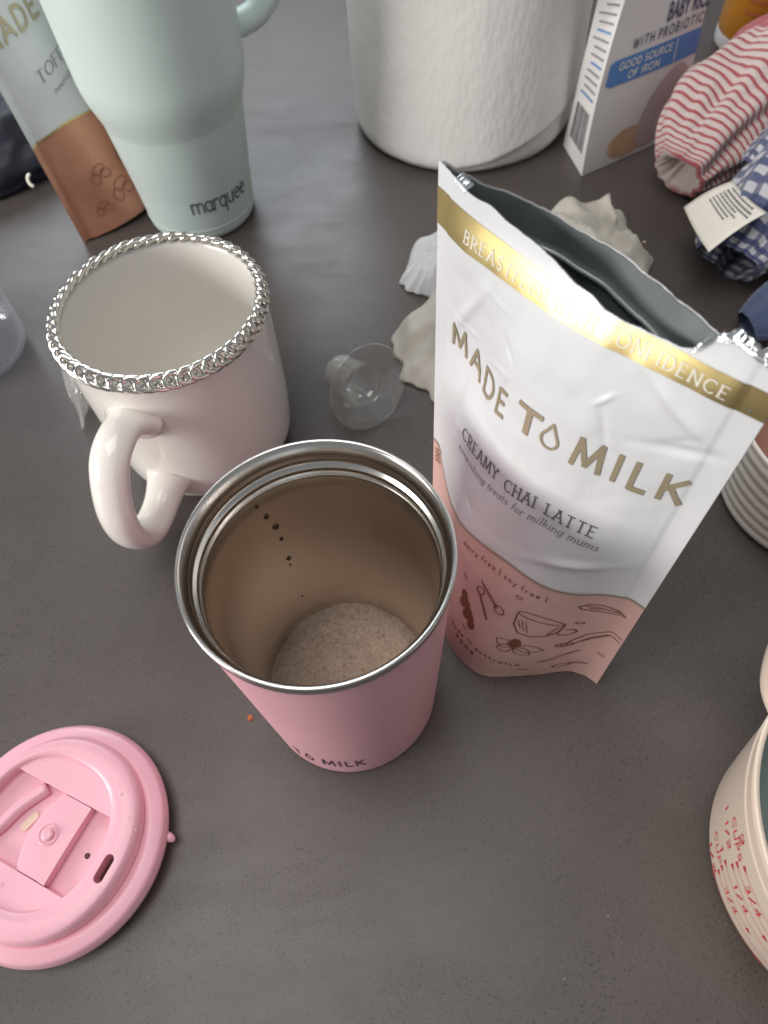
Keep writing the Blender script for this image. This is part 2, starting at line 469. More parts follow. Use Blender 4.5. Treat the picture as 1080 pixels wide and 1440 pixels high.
# ------------------------------------------------------------------ a stroke alphabet for the printing
def arc(cx, cy, rx, ry, a0, a1, n=12):
    return [(cx + rx * math.cos(math.radians(a0 + (a1 - a0) * k / n)), cy + ry * math.sin(math.radians(a0 + (a1 - a0) * k / n))) for k in range(n + 1)]
GL = {
 'A': (.84, [[(0, 0), (.42, 1)], [(.42, 1), (.84, 0)], [(.15, .34), (.69, .34)]]),
 'B': (.64, [[(.05, 0), (.05, 1)], [(.05, 1), (.3, 1)] + arc(.3, .76, .26, .24, 90, -90) + [(.05, .52)], [(.05, .52), (.34, .52)] + arc(.34, .26, .28, .26, 90, -90) + [(.05, 0)]]),
 'C': (.84, [arc(.5, .5, .48, .5, 48, 312, 20)]),
 'D': (.8, [[(.05, 0), (.05, 1)], [(.05, 1), (.3, 1)] + arc(.3, .5, .46, .5, 90, -90, 16) + [(.05, 0)]]),
 'E': (.6, [[(.05, 0), (.05, 1)], [(.05, 1), (.58, 1)], [(.05, .52), (.5, .52)], [(.05, 0), (.6, 0)]]),
 'F': (.56, [[(.05, 0), (.05, 1)], [(.05, 1), (.56, 1)], [(.05, .52), (.48, .52)]]),
 'G': (.88, [arc(.5, .5, .48, .5, 48, 330, 20) + [(.9, .42), (.6, .42)]]),
 'H': (.8, [[(.05, 0), (.05, 1)], [(.75, 0), (.75, 1)], [(.05, .52), (.75, .52)]]),
 'I': (.2, [[(.1, 0), (.1, 1)]]),
 'K': (.72, [[(.05, 0), (.05, 1)], [(.68, 1), (.08, .42)], [(.25, .58), (.72, 0)]]),
 'L': (.54, [[(.05, 0), (.05, 1)], [(.05, 0), (.54, 0)]]),
 'M': (1.0, [[(.0, 0), (.12, 1)], [(.12, 1), (.5, .12)], [(.5, .12), (.88, 1)], [(.88, 1), (1.0, 0)]]),
 'N': (.84, [[(.05, 0), (.05, 1)], [(.05, 1), (.79, 0)], [(.79, 0), (.79, 1)]]),
 'O': (1.0, [arc(.5, .5, .48, .5, 90, 450, 26)]),
 'P': (.62, [[(.05, 0), (.05, 1)], [(.05, 1), (.32, 1)] + arc(.32, .73, .27, .27, 90, -90) + [(.05, .46)]]),
 'R': (.68, [[(.05, 0), (.05, 1)], [(.05, 1), (.32, 1)] + arc(.32, .75, .25, .25, 90, -90) + [(.05, .5)], [(.3, .5), (.68, 0)]]),
 'S': (.58, [arc(.3, .75, .24, .25, 40, 250, 12) + arc(.28, .26, .27, .26, 80, -140, 12)]),
 'T': (.74, [[(.37, 0), (.37, 1)], [(0, 1), (.74, 1)]]),
 'U': (.78, [[(.05, 1), (.05, .34)] + arc(.39, .34, .34, .34, 180, 360) + [(.73, 1)]]),
 'V': (.8, [[(0, 1), (.4, 0)], [(.4, 0), (.8, 1)]]),
 'W': (1.16, [[(0, 1), (.3, 0)], [(.3, 0), (.58, .9)], [(.58, .9), (.86, 0)], [(.86, 0), (1.16, 1)]]),
 'Y': (.76, [[(0, 1), (.38, .48)], [(.76, 1), (.38, .48)], [(.38, .48), (.38, 0)]]),
 '0': (.62, [arc(.31, .5, .28, .5, 90, 450, 20)]),
 '1': (.34, [[(.04, .8), (.2, 1), (.2, 0)]]),
 '2': (.6, [arc(.3, .72, .26, .28, 170, -35, 12) + [(.03, 0), (.6, 0)]]),
 '3': (.58, [arc(.28, .75, .24, .25, 150, -80, 12), arc(.28, .26, .28, .26, 80, -150, 12)]),
 '4': (.64, [[(.46, 0), (.46, 1), (.02, .3), (.64, .3)]]),
 '/': (.5, [[(.02, -.1), (.48, 1.1)]]),
 '|': (.2, [[(.1, -.2), (.1, 1.1)]]),
 '~': (.74, [[(.37, 1.12), (.18, .72)] + arc(.37, .36, .33, .36, 150, 390, 20) + [(.56, .72), (.37, 1.12)]]),
 'a': (.5, [arc(.24, .27, .22, .27, 30, 390, 16), [(.46, .54), (.46, .06), (.54, 0)]]),
 'd': (.54, [arc(.24, .27, .22, .27, 30, 390, 16), [(.46, 1), (.46, 0)]]),
 'e': (.5, [[(.05, .3), (.47, .3)] + arc(.26, .27, .22, .27, 8, 310, 16)]),
 'f': (.36, [arc(.32, .84, .16, .16, 60, 180, 6) + [(.16, 0)], [(.02, .54), (.34, .54)]]),
 'g': (.52, [arc(.24, .27, .22, .27, 30, 390, 16), [(.46, .54), (.46, -.1)] + arc(.25, -.1, .21, .2, 0, -150, 8)]),
 'h': (.52, [[(.05, 1), (.05, 0)], [(.05, .3)] + arc(.26, .34, .2, .2, 150, 0, 8) + [(.46, 0)]]),
 'i': (.2, [[(.1, .54), (.1, 0)], [(.09, .76), (.12, .82)]]),
 'k': (.5, [[(.05, 1), (.05, 0)], [(.44, .54), (.08, .24)], [(.2, .34), (.5, 0)]]),
 'l': (.2, [[(.1, 1), (.1, 0)]]),
 'm': (.84, [[(.05, .54), (.05, 0)], [(.05, .3)] + arc(.24, .36, .18, .18, 150, 0, 8) + [(.42, 0)], [(.42, .3)] + arc(.61, .36, .18, .18, 150, 0, 8) + [(.79, 0)]]),
 'n': (.52, [[(.05, .54), (.05, 0)], [(.05, .3)] + arc(.26, .34, .2, .2, 150, 0, 8) + [(.46, 0)]]),
 'o': (.52, [arc(.26, .27, .23, .27, 90, 450, 18)]),
 'q': (.52, [arc(.24, .27, .22, .27, 30, 390, 16), [(.46, .54), (.46, -.34)]]),
 'r': (.36, [[(.05, .54), (.05, 0)], [(.05, .3)] + arc(.24, .36, .18, .18, 150, 50, 6)]),
 's': (.4, [arc(.2, .41, .15, .13, 40, 250, 8) + arc(.19, .14, .17, .14, 80, -150, 8)]),
 't': (.34, [[(.14, .8), (.14, .12)] + arc(.25, .12, .11, .12, 180, 300, 5), [(.0, .54), (.3, .54)]]),
 'u': (.52, [[(.05, .54), (.05, .2)] + arc(.25, .2, .2, .2, 180, 360, 8) + [(.45, .54)], [(.45, .54), (.45, 0)]]),
 'y': (.48, [[(.02, .54), (.24, 0)], [(.46, .54), (.24, 0), (.1, -.3)]]),
}
def layout(text, gap=0.22, space=0.5, serif=0.0, slant=0.0):
    x = 0.0
    out = []
    for ch in text:
        if ch == ' ':
            x += space
            continue
        w, st = GL[ch]
        for s in st:
            pts = [(x + px + slant * py, py) for px, py in s]
            out.append(pts)
            if serif and ch not in '/|~':
                for e, o in ((s[0], s[1]), (s[-1], s[-2])):
                    if min(abs(e[1]), abs(e[1] - 1), abs(e[1] - .54)) < 0.01 and abs(e[1] - o[1]) > 1.2 * abs(e[0] - o[0]):
                        cx = x + e[0] + slant * e[1]
                        out.append([(cx - serif, e[1]), (cx + serif, e[1])])
        x += w + gap
    return out, x - gap

def ribbons(strokes, width, mapf, nib=0.0, step=0.12):
    """flat ribbons along 2-D strokes (glyph units), laid on a surface by mapf(x, y)"""
    V, F = [], []
    for st in strokes:
        pts = []
        for a, b in zip(st, st[1:]):
            d = math.hypot(b[0] - a[0], b[1] - a[1])
            k = max(1, int(d / step))
            for i in range(k):
                pts.append((a[0] + (b[0] - a[0]) * i / k, a[1] + (b[1] - a[1]) * i / k))
        pts.append(st[-1])
        m = len(pts)
        base = len(V)
        for i in range(m):
            a, b = pts[max(i - 1, 0)], pts[min(i + 1, m - 1)]
            dx, dy = b[0] - a[0], b[1] - a[1]
            l = math.hypot(dx, dy) or 1
            dx, dy = dx / l, dy / l
            w = width * 0.5 * (1 - nib * (1 - abs(dy)))
            ex = 0.0
            if i == 0: ex = -w * 0.6
            if i == m - 1: ex = w * 0.6
            x, y = pts[i][0] + dx * ex, pts[i][1] + dy * ex
            V.append(mapf(x - dy * w, y + dx * w))
            V.append(mapf(x + dy * w, y - dx * w))
        for i in range(m - 1):
            q = base + 2 * i
            F.append((q, q + 1, q + 3, q + 2))
    return V, F

def print_text(name, text, mat, parent, surf, s0, s1, y0, h, width=0.14, gap=0.22, serif=0.0, slant=0.0, nib=0.0, space=0.5):
    st, tot = layout(text, gap, space, serif, slant)
    f = lambda x, y: surf(s0 + (s1 - s0) * x / tot, (y0(s0 + (s1 - s0) * x / tot) if callable(y0) else y0) + h * y)
    V, F = ribbons(st, width, f, nib)
    return build(name, V, F, mat, parent, smooth=False)

def lerp_table(tab, x):
    if x <= tab[0][0]: return tab[0][1]
    for (a, fa), (b, fb) in zip(tab, tab[1:]):
        if x <= b:
            t = (x - a) / (b - a)
            return fa + (fb - fa) * t
    return tab[-1][1]

def hermite(xs, ys, x):
    n = len(xs)
    x = min(max(x, xs[0]), xs[-1])
    i = 0
    while i < n - 2 and x > xs[i + 1]:
        i += 1
    h = xs[i + 1] - xs[i]
    t = (x - xs[i]) / h
    def sl(k):
        if k == 0: return (ys[1] - ys[0]) / (xs[1] - xs[0])
        if k == n - 1: return (ys[-1] - ys[-2]) / (xs[-1] - xs[-2])
        return (ys[k + 1] - ys[k - 1]) / (xs[k + 1] - xs[k - 1])
    a, b, ma, mb = ys[i], ys[i + 1], sl(i) * h, sl(i + 1) * h
    return (2 * t ** 3 - 3 * t * t + 1) * a + (t ** 3 - 2 * t * t + t) * ma + (-2 * t ** 3 + 3 * t * t) * b + (t ** 3 - t * t) * mb

def smooth_table(tab, x):
    return hermite([a for a, b in tab], [b for a, b in tab], x)

def fbm(x, y, z, o=3):
    return noise.fractal(Vector((x, y, z)), 0.9, 2.0, o)

# ================================================================== the counter
V, F = prism([(-1.1, -0.55), (1.1, -0.55), (1.1, 1.5), (-1.1, 1.5)], -0.03, 0.0)
ct = build('countertop', V, F, 'counter', smooth=False)
ct['kind'] = 'structure'

# ================================================================== pink travel cup
CX, CY = -0.0232, 0.1116
cup = thing('travel_cup', 'open pink travel cup with steel rim holding chai powder', 'cup', (CX, CY, 0))
V, F = lathe(rounded([(0, 0.0), (0.0385, 0.0), (0.0402, 0.004), (0.0449, 0.1355), (0.0440, 0.1362)], 0.003), 128)
build('sleeve', V, F, 'pink', cup)
V, F = lathe([(0.0446, 0.1346), (0.0453, 0.1350), (0.0455, 0.1358), (0.0457, 0.1392), (0.0455, 0.1399), (0.0450, 0.1402),
              (0.0445, 0.1400), (0.0440, 0.1394), (0.0428, 0.1366), (0.0423, 0.1348), (0.0424, 0.1340)], 144)
build('rim', V, F, 'steel', cup)
V, F = lathe([(0.0424, 0.1342), (0.0427, 0.1330), (0.0427, 0.1306), (0.0423, 0.1298), (0.0413, 0.1292), (0.0409, 0.1284), (0.0412, 0.1276), (0.0417, 0.1270),
              (0.0417, 0.1258), (0.0408, 0.1250), (0.0404, 0.1242), (0.0408, 0.1234), (0.0410, 0.1228)], 144)
build('thread', V, F, 'steel', cup)
V, F = lathe([(0.0410, 0.1230), (0.0405, 0.1212), (0.0400, 0.117), (0.0362, 0.010), (0.034, 0.006), (0, 0.0055)], 144)
build('inner_wall', V, F, 'steelwall', cup)
def cup_surf(a, z):
    r = 0.0402 + (0.0449 - 0.0402) * (z - 0.004) / 0.1315 + 0.00025
    return (r * math.cos(math.radians(a)), r * math.sin(math.radians(a)), z)
print_text('lettering', 'T~ MILK', 'ink', cup, cup_surf, -128, -83, 0.019, 0.011, width=0.13, gap=0.38)
for a, z, r in ((125.7, .1196, .0007), (122.9, .1108, .0012), (119.9, .1016, .0015), (119.2, .092, .0010), (119.1, .076, .0012), (119.6, .0708, .0006), (119.2, .0407, .0006)):
    wr = 0.0362 + (0.0400 - 0.0362) * (z - 0.010) / 0.109 - 0.0001
    dv, df = lathe([(0, -r * 1.2), (r * .6, -r), (r, 0), (r * .6, r), (0, r * 1.2)], 10)
    ca, sa = math.cos(math.radians(a)), math.sin(math.radians(a))
    build('droplet', [(ca * (wr + 0.5 * x) - sa * y, sa * (wr + 0.5 * x) + ca * y, z + q) for x, y, q in dv], df, 'drop', cup)

def heap(u, v):
    r = 0.0372 * v
    a = 2 * PI * u
    x, y = r * math.cos(a), r * math.sin(a)
    z = 0.0205 + 0.0016 * fbm(x * 60, y * 60, 1.0) + 0.0006 * fbm(x * 300, y * 300, 4.0) + 0.003 * (x * 8 - y * 10) * 0.3
    z -= 0.0035 * max(0, v - 0.82) / 0.18 * (0.6 + 0.4 * math.sin(3 * a))
    return (CX + x * 0.985, CY + y * 0.985, z)
V, F, U = grid(heap, 96, 30, cu=True)
pw = build('chai_powder', V, F, 'powder')
tag(pw, 'beige speckled drink powder at the bottom of the pink cup', 'powder')
pw['kind'] = 'stuff'

# ================================================================== the cup's lid
lid = thing('cup_lid', 'round pink plastic lid with slider and sip slot lying on the counter', 'lid', (-0.1550, 0.0545, 0))
lid.rotation_euler = (0, 0, math.radians(-29.2))
V, F = lathe(rounded([(0.0, 0.0005), (0.0445, 0.0005), (0.0452, 0.004), (0.0452, 0.0052)], 0.001), 96)
build('gasket', V, F, 'gasket', lid)
V, F = lathe(rounded([(0.040, 0.0054), (0.0478, 0.0052), (0.0488, 0.0085), (0.0470, 0.0125), (0.0415, 0.0140), (0.0395, 0.0122), (0.0, 0.0120)], 0.0013), 128)
build('lid_base', V, F, 'lidpink', lid)
def ell(cx, a, b, n=96, p=2.0):
    out = []
    for k in range(n):
        t = 2 * PI * k / n
        c, s = math.cos(t), math.sin(t)
        out.append((cx + a * math.copysign(abs(c) ** (2 / p), c), b * math.copysign(abs(s) ** (2 / p), s)))
    return out
N = 128
outer0, outer1 = ell(-0.001, 0.0395, 0.0420, N), ell(-0.001, 0.0372, 0.0398, N, 2.1)
inner1 = ell(-0.005, 0.0292, 0.0300, N, 2.25)
levels = [(outer0, 0.0128), (ell(-.001, .0384, .0410, N, 2.1), 0.0160), (outer1, 0.0180), (ell(-.001, .0362, .0388, N, 2.1), 0.0186), (ell(-.003, .0325, .0340, N, 2.2), 0.0186), (ell(-.005, .0300, .0308, N, 2.25), 0.0183), (inner1, 0.0174), (inner1, 0.0118)]
V, F = [], []
for o_, z in levels:
    V += [(x, y, z) for x, y in o_]
for j in range(len(levels) - 1):
    for k in range(N):
        F.append((j * N + k, j * N + (k + 1) % N, (j + 1) * N + (k + 1) % N, (j + 1) * N + k))
F += [((len(levels) - 1) * N + k, (len(levels) - 1) * N + (k + 1) % N, (k + 1) % N, k) for k in range(N)]
ring = build('top_ring', V, F, 'lidpink', lid, sharp=50)
# the sip slot is cut right through the ring
def capsule(cx, cy, hl, r, ang, n=10):
    out = []
    for k in range(2 * n + 2):
        s = 1 if k <= n else -1
        a = math.radians(-90 + 180 * (k if k <= n else k - n - 1) / n) + (0 if s > 0 else PI)
        x, y = s * hl + r * math.cos(a), r * math.sin(a)
        out.append((cx + x * math.cos(ang) - y * math.sin(ang), cy + x * math.sin(ang) + y * math.cos(ang)))
    return out
V, F = prism(capsule(0.0302, -0.0005, 0.0037, 0.0021, math.radians(90)), 0.0100, 0.03)
cut = build('cutter', V, F, 'lidpink', lid, smooth=False)
bpy.context.view_layer.update()
md = ring.modifiers.new('cut', 'BOOLEAN'); md.operation = 'DIFFERENCE'; md.object = cut; md.solver = 'EXACT'
dg = bpy.context.evaluated_depsgraph_get()
me = bpy.data.meshes.new_from_object(ring.evaluated_get(dg))
ring.modifiers.clear()
ring.data = me
me.set_sharp_from_angle(angle=math.radians(50))
bpy.data.objects.remove(cut)
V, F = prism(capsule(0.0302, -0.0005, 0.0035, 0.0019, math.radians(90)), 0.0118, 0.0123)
build('sip_shade_inlay', V, F, 'brownglass', lid, smooth=False)  # solid dark inlay, its brown painting the shade down the slot
HW = 0.0166
for s in (1, -1):
    seg = []
    for k in range(41):
        t = math.radians(180 * k / 40)
        c, q = math.cos(t), math.sin(t)
        x = -0.005 + 0.0294 * math.copysign(abs(c) ** (2 / 2.25), c)
        y = 0.0302 * q ** (2 / 2.25)
        if y > HW:
            seg.append((x, s * y))
    y_edge = HW
    cc = (1 - (HW / 0.0302) ** 2.25) ** (1 / 2.25)
    seg = [(-0.005 + 0.0294 * cc, s * HW)] + seg + [(-0.005 - 0.0294 * cc, s * HW)]
    if s < 0:
        seg.reverse()
    V, F = prism(seg, 0.0119, 0.0168)
    bevel(build('dish', V, F, 'lidpink', lid, smooth=True, sharp=40), 0.0005)
def slider_arc(x0, sag, hw, n=14):
    return [(x0 - sag * (1 - (2 * k / n - 1) ** 2), -hw + 2 * hw * k / n) for k in range(n + 1)]
left = slider_arc(-0.0055, 0.0045, 0.0163)
V, F = [], []
sl_prof = [(0.0, 0.0124), (0.0004, 0.0160), (0.0012, 0.0166), (0.0075, 0.0164), (0.0120, 0.0170), (0.0148, 0.0170), (0.0156, 0.0164), (0.0160, 0.0124)]
for j, (dx, z) in enumerate(sl_prof):
    f = dx / 0.016
    for k, (x, y) in enumerate(left):
        V.append(((x + dx) * (1 - f) + (0.0105) * f + (0 if f < 1 else 0), y, z))
n1 = len(left)
for j in range(len(sl_prof) - 1):
    for k in range(n1 - 1):
        F.append((j * n1 + k, j * n1 + k + 1, (j + 1) * n1 + k + 1, (j + 1) * n1 + k))
F += [tuple(j * n1 for j in range(len(sl_prof))), tuple(j * n1 + n1 - 1 for j in reversed(range(len(sl_prof))))]
build('slider', V, F, 'lidpink', lid, sharp=35)
V, F = lathe(rounded([(0.0026, 0.0165), (0.0026, 0.0177), (0.0018, 0.0182), (0.0, 0.0183)], 0.0005), 28, (-0.0005, 0.0, 0))
build('slider_knob', V, F, 'lidpink', lid)
V, F = lathe(rounded([(0.0046, 0.0164), (0.0041, 0.0170), (0.0036, 0.0164)], 0.0003), 28, (-0.0005, 0.0, 0))
build('knob_collar', V, F, 'lidpink', lid)
path = catmull([(-0.0275, -0.0150, 0.0132), (-0.0235, -0.006, 0.0134), (-0.0205, 0.004, 0.0134), (-0.0145, 0.0150, 0.0132)], 6)
V, F = tube(path, 0.0030, 12)
build('grip_ridge', V, F, 'lidpink', lid)
V, F = prism(capsule(-0.0135, 0.0005, 0.0028, 0.0017, math.radians(75)), 0.0119, 0.0127)
build('vent_plug', V, F, 'gasket', lid, smooth=False)
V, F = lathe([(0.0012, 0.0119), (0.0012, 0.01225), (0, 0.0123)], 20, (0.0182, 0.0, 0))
build('vent_shade_disc', V, F, 'brownglass', lid)  # no opening here: dark disc colours in the shade of a vent hole
for ex, ny, r in ((0.0430, 0.0205, 0.0026),):
    V, F = lathe([(r, 0), (r * .9, r * .5), (r * .5, r * .8), (0, r * .9)], 20)
    build('latch_tab', [(ex + 1.6 * x, ny + y * .8, 0.0060 + z) for x, y, z in V], F, 'lidpink', lid)
for ex, ny, z, r in ((0.0195, 0.0265, .0186, .0008), (0.0165, 0.0292, .0186, .0006), (0.024, 0.030, .0186, .0006), (0.0215, 0.0285, .0186, .0005), (0.0285, 0.020, .0186, .0006), (0.034, 0.0175, .0183, .0007), (-0.006, -0.0235, .0168, .0009)):
    V, F = lathe([(r, 0), (r * .85, r * .35), (r * .5, r * .6), (0, r * .7)], 12, (ex, ny, z))
    build('water_bead', V, F, 'water', lid)

# ================================================================== white mug with a silver chain rim
MX, MY = -0.0998, 0.2750
mug = thing('mug', 'white glazed mug with silver chain rim beside the pink cup', 'mug', (MX, MY, 0))
V, F = lathe(rounded([(0, 0.003), (0.036, 0.003), (0.0375, 0.0), (0.041, 0.0), (0.0495, 0.011), (0.0512, 0.035), (0.0520, 0.1020), (0.0500, 0.1045), (0.0482, 0.1020), (0.0476, 0.035), (0.0440, 0.010), (0, 0.0065)], 0.008), 128)
build('body', V, F, 'porcelain', mug)
ha = math.radians(-107.5)
hp = [(0.0505, 0.0800), (0.0640, 0.0850), (0.0790, 0.0800), (0.0905, 0.0600), (0.0920, 0.0400), (0.0830, 0.0255), (0.0680, 0.0225), (0.0480, 0.0275)]
path = catmull([(r * math.cos(ha), r * math.sin(ha), z) for r, z in hp], 8)
rad = [0.0066 + 0.0042 * max(0, 1 - i / 7) ** 2 + 0.0030 * max(0, 1 - (len(path) - 1 - i) / 7) ** 2 for i in range(len(path))]
V, F = tube(path, [r * 1.02 for r in rad], 20, ref=(-math.sin(ha), math.cos(ha), 0), flat=1.42)
build('handle', V, F, 'porcelain', mug)
# chain: one link mesh, copied round the rim
lk = catmull([(0.0058, 0, 0), (0.0040, 0.0026, 0.0006), (0, 0.0033, 0.0010), (-0.0040, 0.0026, 0.0006), (-0.0058, 0, 0), (-0.0040, -0.0026, -0.0006), (0, -0.0033, -0.0010), (0.0040, -0.0026, -0.0006)], 4, closed=True)
V, F = tube([p * 0.9 for p in lk], 0.00138, 8, closed=True)
link = build('chain_link', V, F, 'chrome', mug)
NL = 52
for k in range(NL):
    a = 2 * PI * k / NL
    o = link if k == 0 else link.copy()
    if k:
        COL.objects.link(o)
    o.parent = mug
    o.location = (0.0507 * math.cos(a), 0.0507 * math.sin(a), 0.1050)
    tilt = math.radians(38 + random.uniform(-7, 7))
    o.rotation_euler = (Matrix.Rotation(a + PI / 2, 4, 'Z') @ Matrix.Rotation(tilt, 4, 'X') @ Matrix.Rotation(math.radians(16), 4, 'Y')).to_euler()

# ================================================================== chai latte pouch
PW = 0.1124
PL, AX, NN = (0.02443, 0.19058), (0.61955, -0.78495), (-0.78496, -0.61954)
ZT = [0, .03, .06, .09, .122, .155, .198, .2115, .235]
SS = [0, .06, .12, .22, .32, .43, .53, .64, .73, .81, .88, .94, 1]
BU = [[0, .002, .006, .018, .029, .036, .038, .036, .026, .015, .0045, .001, 0],
      [0, .001, .005, .016, .026, .033, .0355, .034, .027, .018, .0065, .0015, 0],
      [0, .001, .0045, .0125, .021, .0265, .028, .027, .022, .0155, .0065, .0015, 0],
      [0, .001, .004, .0105, .0165, .0205, .0215, .0205, .017, .0125, .006, .0015, 0],
      [0, .001, .0035, .0085, .0125, .0155, .0165, .015, .0125, .009, .0045, .001, 0],
      [0, -.0005, .0005, .003, .0075, .0125, .0135, .012, .009, .0065, .0035, .001, 0],
      [0, .0015, .003, .0045, .006, .007, .007, .006, .0045, .003, .002, .001, 0],
      [0, .001, .0017, .0022, .0024, .0020, .0012, .0006, .0004, .0003, .0003, .0002, 0],
      [0, .001, .0012, .0008, .0000, -.0012, -.002, -.002, -.0015, -.001, -.0005, 0, 0]]
crng = random.Random(5)
CREASES = [(0.094, 0.190, 0.85, -0.53, 0.014, 0.0022, 0.0011), (0.100, 0.178, 0.95, 0.31, 0.012, 0.0018, -0.0009), (0.018, 0.176, 0.5, 0.87, 0.016, 0.0020, 0.0008),
           (0.075, 0.184, 0.6, 0.8, 0.0035, 0.0008, 0.0007), (0.040, 0.178, 0.7, -0.7, 0.004, 0.0008, -0.0007), (0.086, 0.105, 0.9, 0.43, 0.012, 0.0022, 0.0010), (0.020, 0.135, 0.2, 0.98, 0.020, 0.0018, -0.0007)]
for k in range(9):
    t_ = crng.uniform(0, PI)
    CREASES.append((crng.uniform(.015, .1), crng.uniform(.09, .195), math.cos(t_), math.sin(t_), crng.uniform(.003, .010), crng.uniform(.0007, .0014), crng.choice((-1, 1)) * crng.uniform(.0003, .0007)))
def fbulge(s, z):
    b = hermite(ZT, [hermite(SS, r, s / PW) for r in BU], z)
    e = min(1, s / 0.012, (PW - s) / 0.012)
    e = max(0, e)
    # soft dents of a handled film pouch
    d = 0.0006 * fbm(s * 38, z * 30, 2.2) + 0.0005 * (1 - abs(fbm(s * 60, z * 45, 7.7))) * fbm(s * 20, z * 20, 5.0)
    for cs_, cz_, dx_, dz_, ln, wd, am in CREASES:
        x_, y_ = (s - cs_) * dx_ + (z - cz_) * dz_, -(s - cs_) * dz_ + (z - cz_) * dx_
        q_ = (x_ / ln) ** 2 + (y_ / wd) ** 2
        if q_ < 9:
            d += am * math.exp(-q_) * (1 + 0.6 * y_ / wd)
    seal = max(0, min(1, (s - PW * 0.925) / 0.0012)) + max(0, min(1, (PW * 0.06 - s) / 0.0012))
    return b + d * e * min(1, z / 0.02) - 0.0004 * seal
def front(s, z, off=0.0):
    b = fbulge(min(max(s, 0), PW), z) + off
    return (PL[0] + AX[0] * s + NN[0] * b, PL[1] + AX[1] * s + NN[1] * b, z)
def fprint(s, z):
    return front(s, z, 0.00035)
BZ = [0, .06, .12, .16, .2, .235]
BB = [.034, .022, .012, .0105, .0115, .0105]
def back(s, z, off=0.0):
    t = s / PW
    low = max(0, math.sin(PI * min(max(t, 0), 1))) ** 0.8
    top = smooth_table([(0, 0), (.06, .25), (.12, .45), (.2, .85), (.36, 1.0), (.5, .95), (.6, .66), (.7, .36), (.8, .22), (.9, .1), (1, 0)], t)
    f = min(1, max(0, (z - 0.13) / 0.07))
    b = -hermite(BZ, BB, z) * (low * (1 - f) + top * f)
    b += -0.0012 + 0.0012 * fbm(s * 45, z * 30, 12.0) * min(1, s / .012, max(0, (PW - s) / .012))
    return (PL[0] + AX[0] * s + NN[0] * (b + off), PL[1] + AX[1] * s + NN[1] * (b + off), z)
pouch = thing('chai_pouch', 'torn open white and pink chai latte pouch with gold band', 'pouch')
TEAR = [(0, .2195), (.0022, .2193), (.008, .2187), (.0148, .2168), (.0221, .2168), (.0279, .2149), (.0384, .2137), (.0459, .2119), (.0543, .2092), (.0599, .2087), (.0643, .2072), (.0712, .2068), (.0791, .2071), (.087, .2078), (.0908, .2098), (.0934, .2145), (.0982, .2168), (.1043, .2159), (PW, .2140)]
BTOP = [(0, .2117), (.0115, .2110), (.0267, .2093), (.0377, .2084), (.0505, .2076), (.0656, .2066), (.0754, .2066), (.0855, .2070), (.095, .2074), (PW, .2084)]
BTEAR = [(0, .2195), (.0064, .2168), (.0133, .2152), (.023, .2128), (.040, .2122), (.058, .2122), (.068, .2130), (.078, .2140), (.091, .2130), (.100, .2125), (PW, .2140)]
PINK = [(0, .0905), (.004, .0888), (.009, .0770), (.018, .0705), (.031, .0780), (.0505, .0866), (.0656, .0889), (.0783, .0872), (.086, .0872), (.0945, .0893), (.1026, .0903), (PW, .0890)]
jag = lambda s: 0.00028 * noise.noise(Vector((s * 300, 3.1, 0))) + 0.00012 * noise.noise(Vector((s * 1500, 8.1, 0)))
tear = lambda s: lerp_table(TEAR, s) + jag(s)
pinkz = lambda s: smooth_table(PINK, s)
def patch(z0, z1, nu, nv, surf, off=0.0, s0=0.0, s1=PW):
    f = lambda u, v: surf(s0 + (s1 - s0) * u, z0(s0 + (s1 - s0) * u) * (1 - v) + z1(s0 + (s1 - s0) * u) * v, off)
    V, F, U = grid(f, nu, nv)
    return V, F
V, F = patch(pinkz, tear, 220, 120, front)
build('front_panel', V, F, 'pouch_white', pouch)
V, F = patch(lambda s: 0.0006, pinkz, 110, 44, front)
build('pink_panel', V, F, 'pouch_pink', pouch)
V, F = patch(lambda s: 0.0008, lambda s: tear(s) - 0.0002, 110, 80, front, -0.0007, 0.0070, PW - 0.0095)
build('foil_lining', V, F, 'foil', pouch)
V, F = patch(lambda s: pinkz(s) - 0.0006, lambda s: pinkz(s) + 0.0006, 110, 1, front, 0.0003)
build('gold_line', V, F, 'goldink', pouch)
V, F = patch(lambda s: 0.1994, lambda s: min(smooth_table(BTOP, s), tear(s) - 0.0001), 110, 6, front, 0.0002)
build('gold_band', V, F, 'gold', pouch)
btear = lambda s: lerp_table(BTEAR, s) + 1.4 * jag(s + 1.0)
V, F = patch(lambda s: 0.0006, btear, 110, 70, back, 0.0)
bp = build('back_panel', V, F, 'pouch_white', pouch)
V, F = patch(lambda s: 0.0006, lambda s: btear(s) - 0.0003, 110, 70, back, 0.0006, 0.0020, PW - 0.0030)
build('back_lining', V, F, 'foil', pouch)
V, F = tube([back(PW * k / 60, 0.2010, 0.0012) for k in range(2, 59)], 0.0009, 8)
build('zip_strip', V, F, 'foil', pouch)
pts = [front(PW * k / 40, 0.0006, -0.0004) for k in range(41)] + [back(PW * k / 40, 0.0006, 0.0004) for k in range(39, 0, -1)]
build('base_gusset', pts, [tuple(range(len(pts)))], 'pouch_pink', pouch, smooth=False)
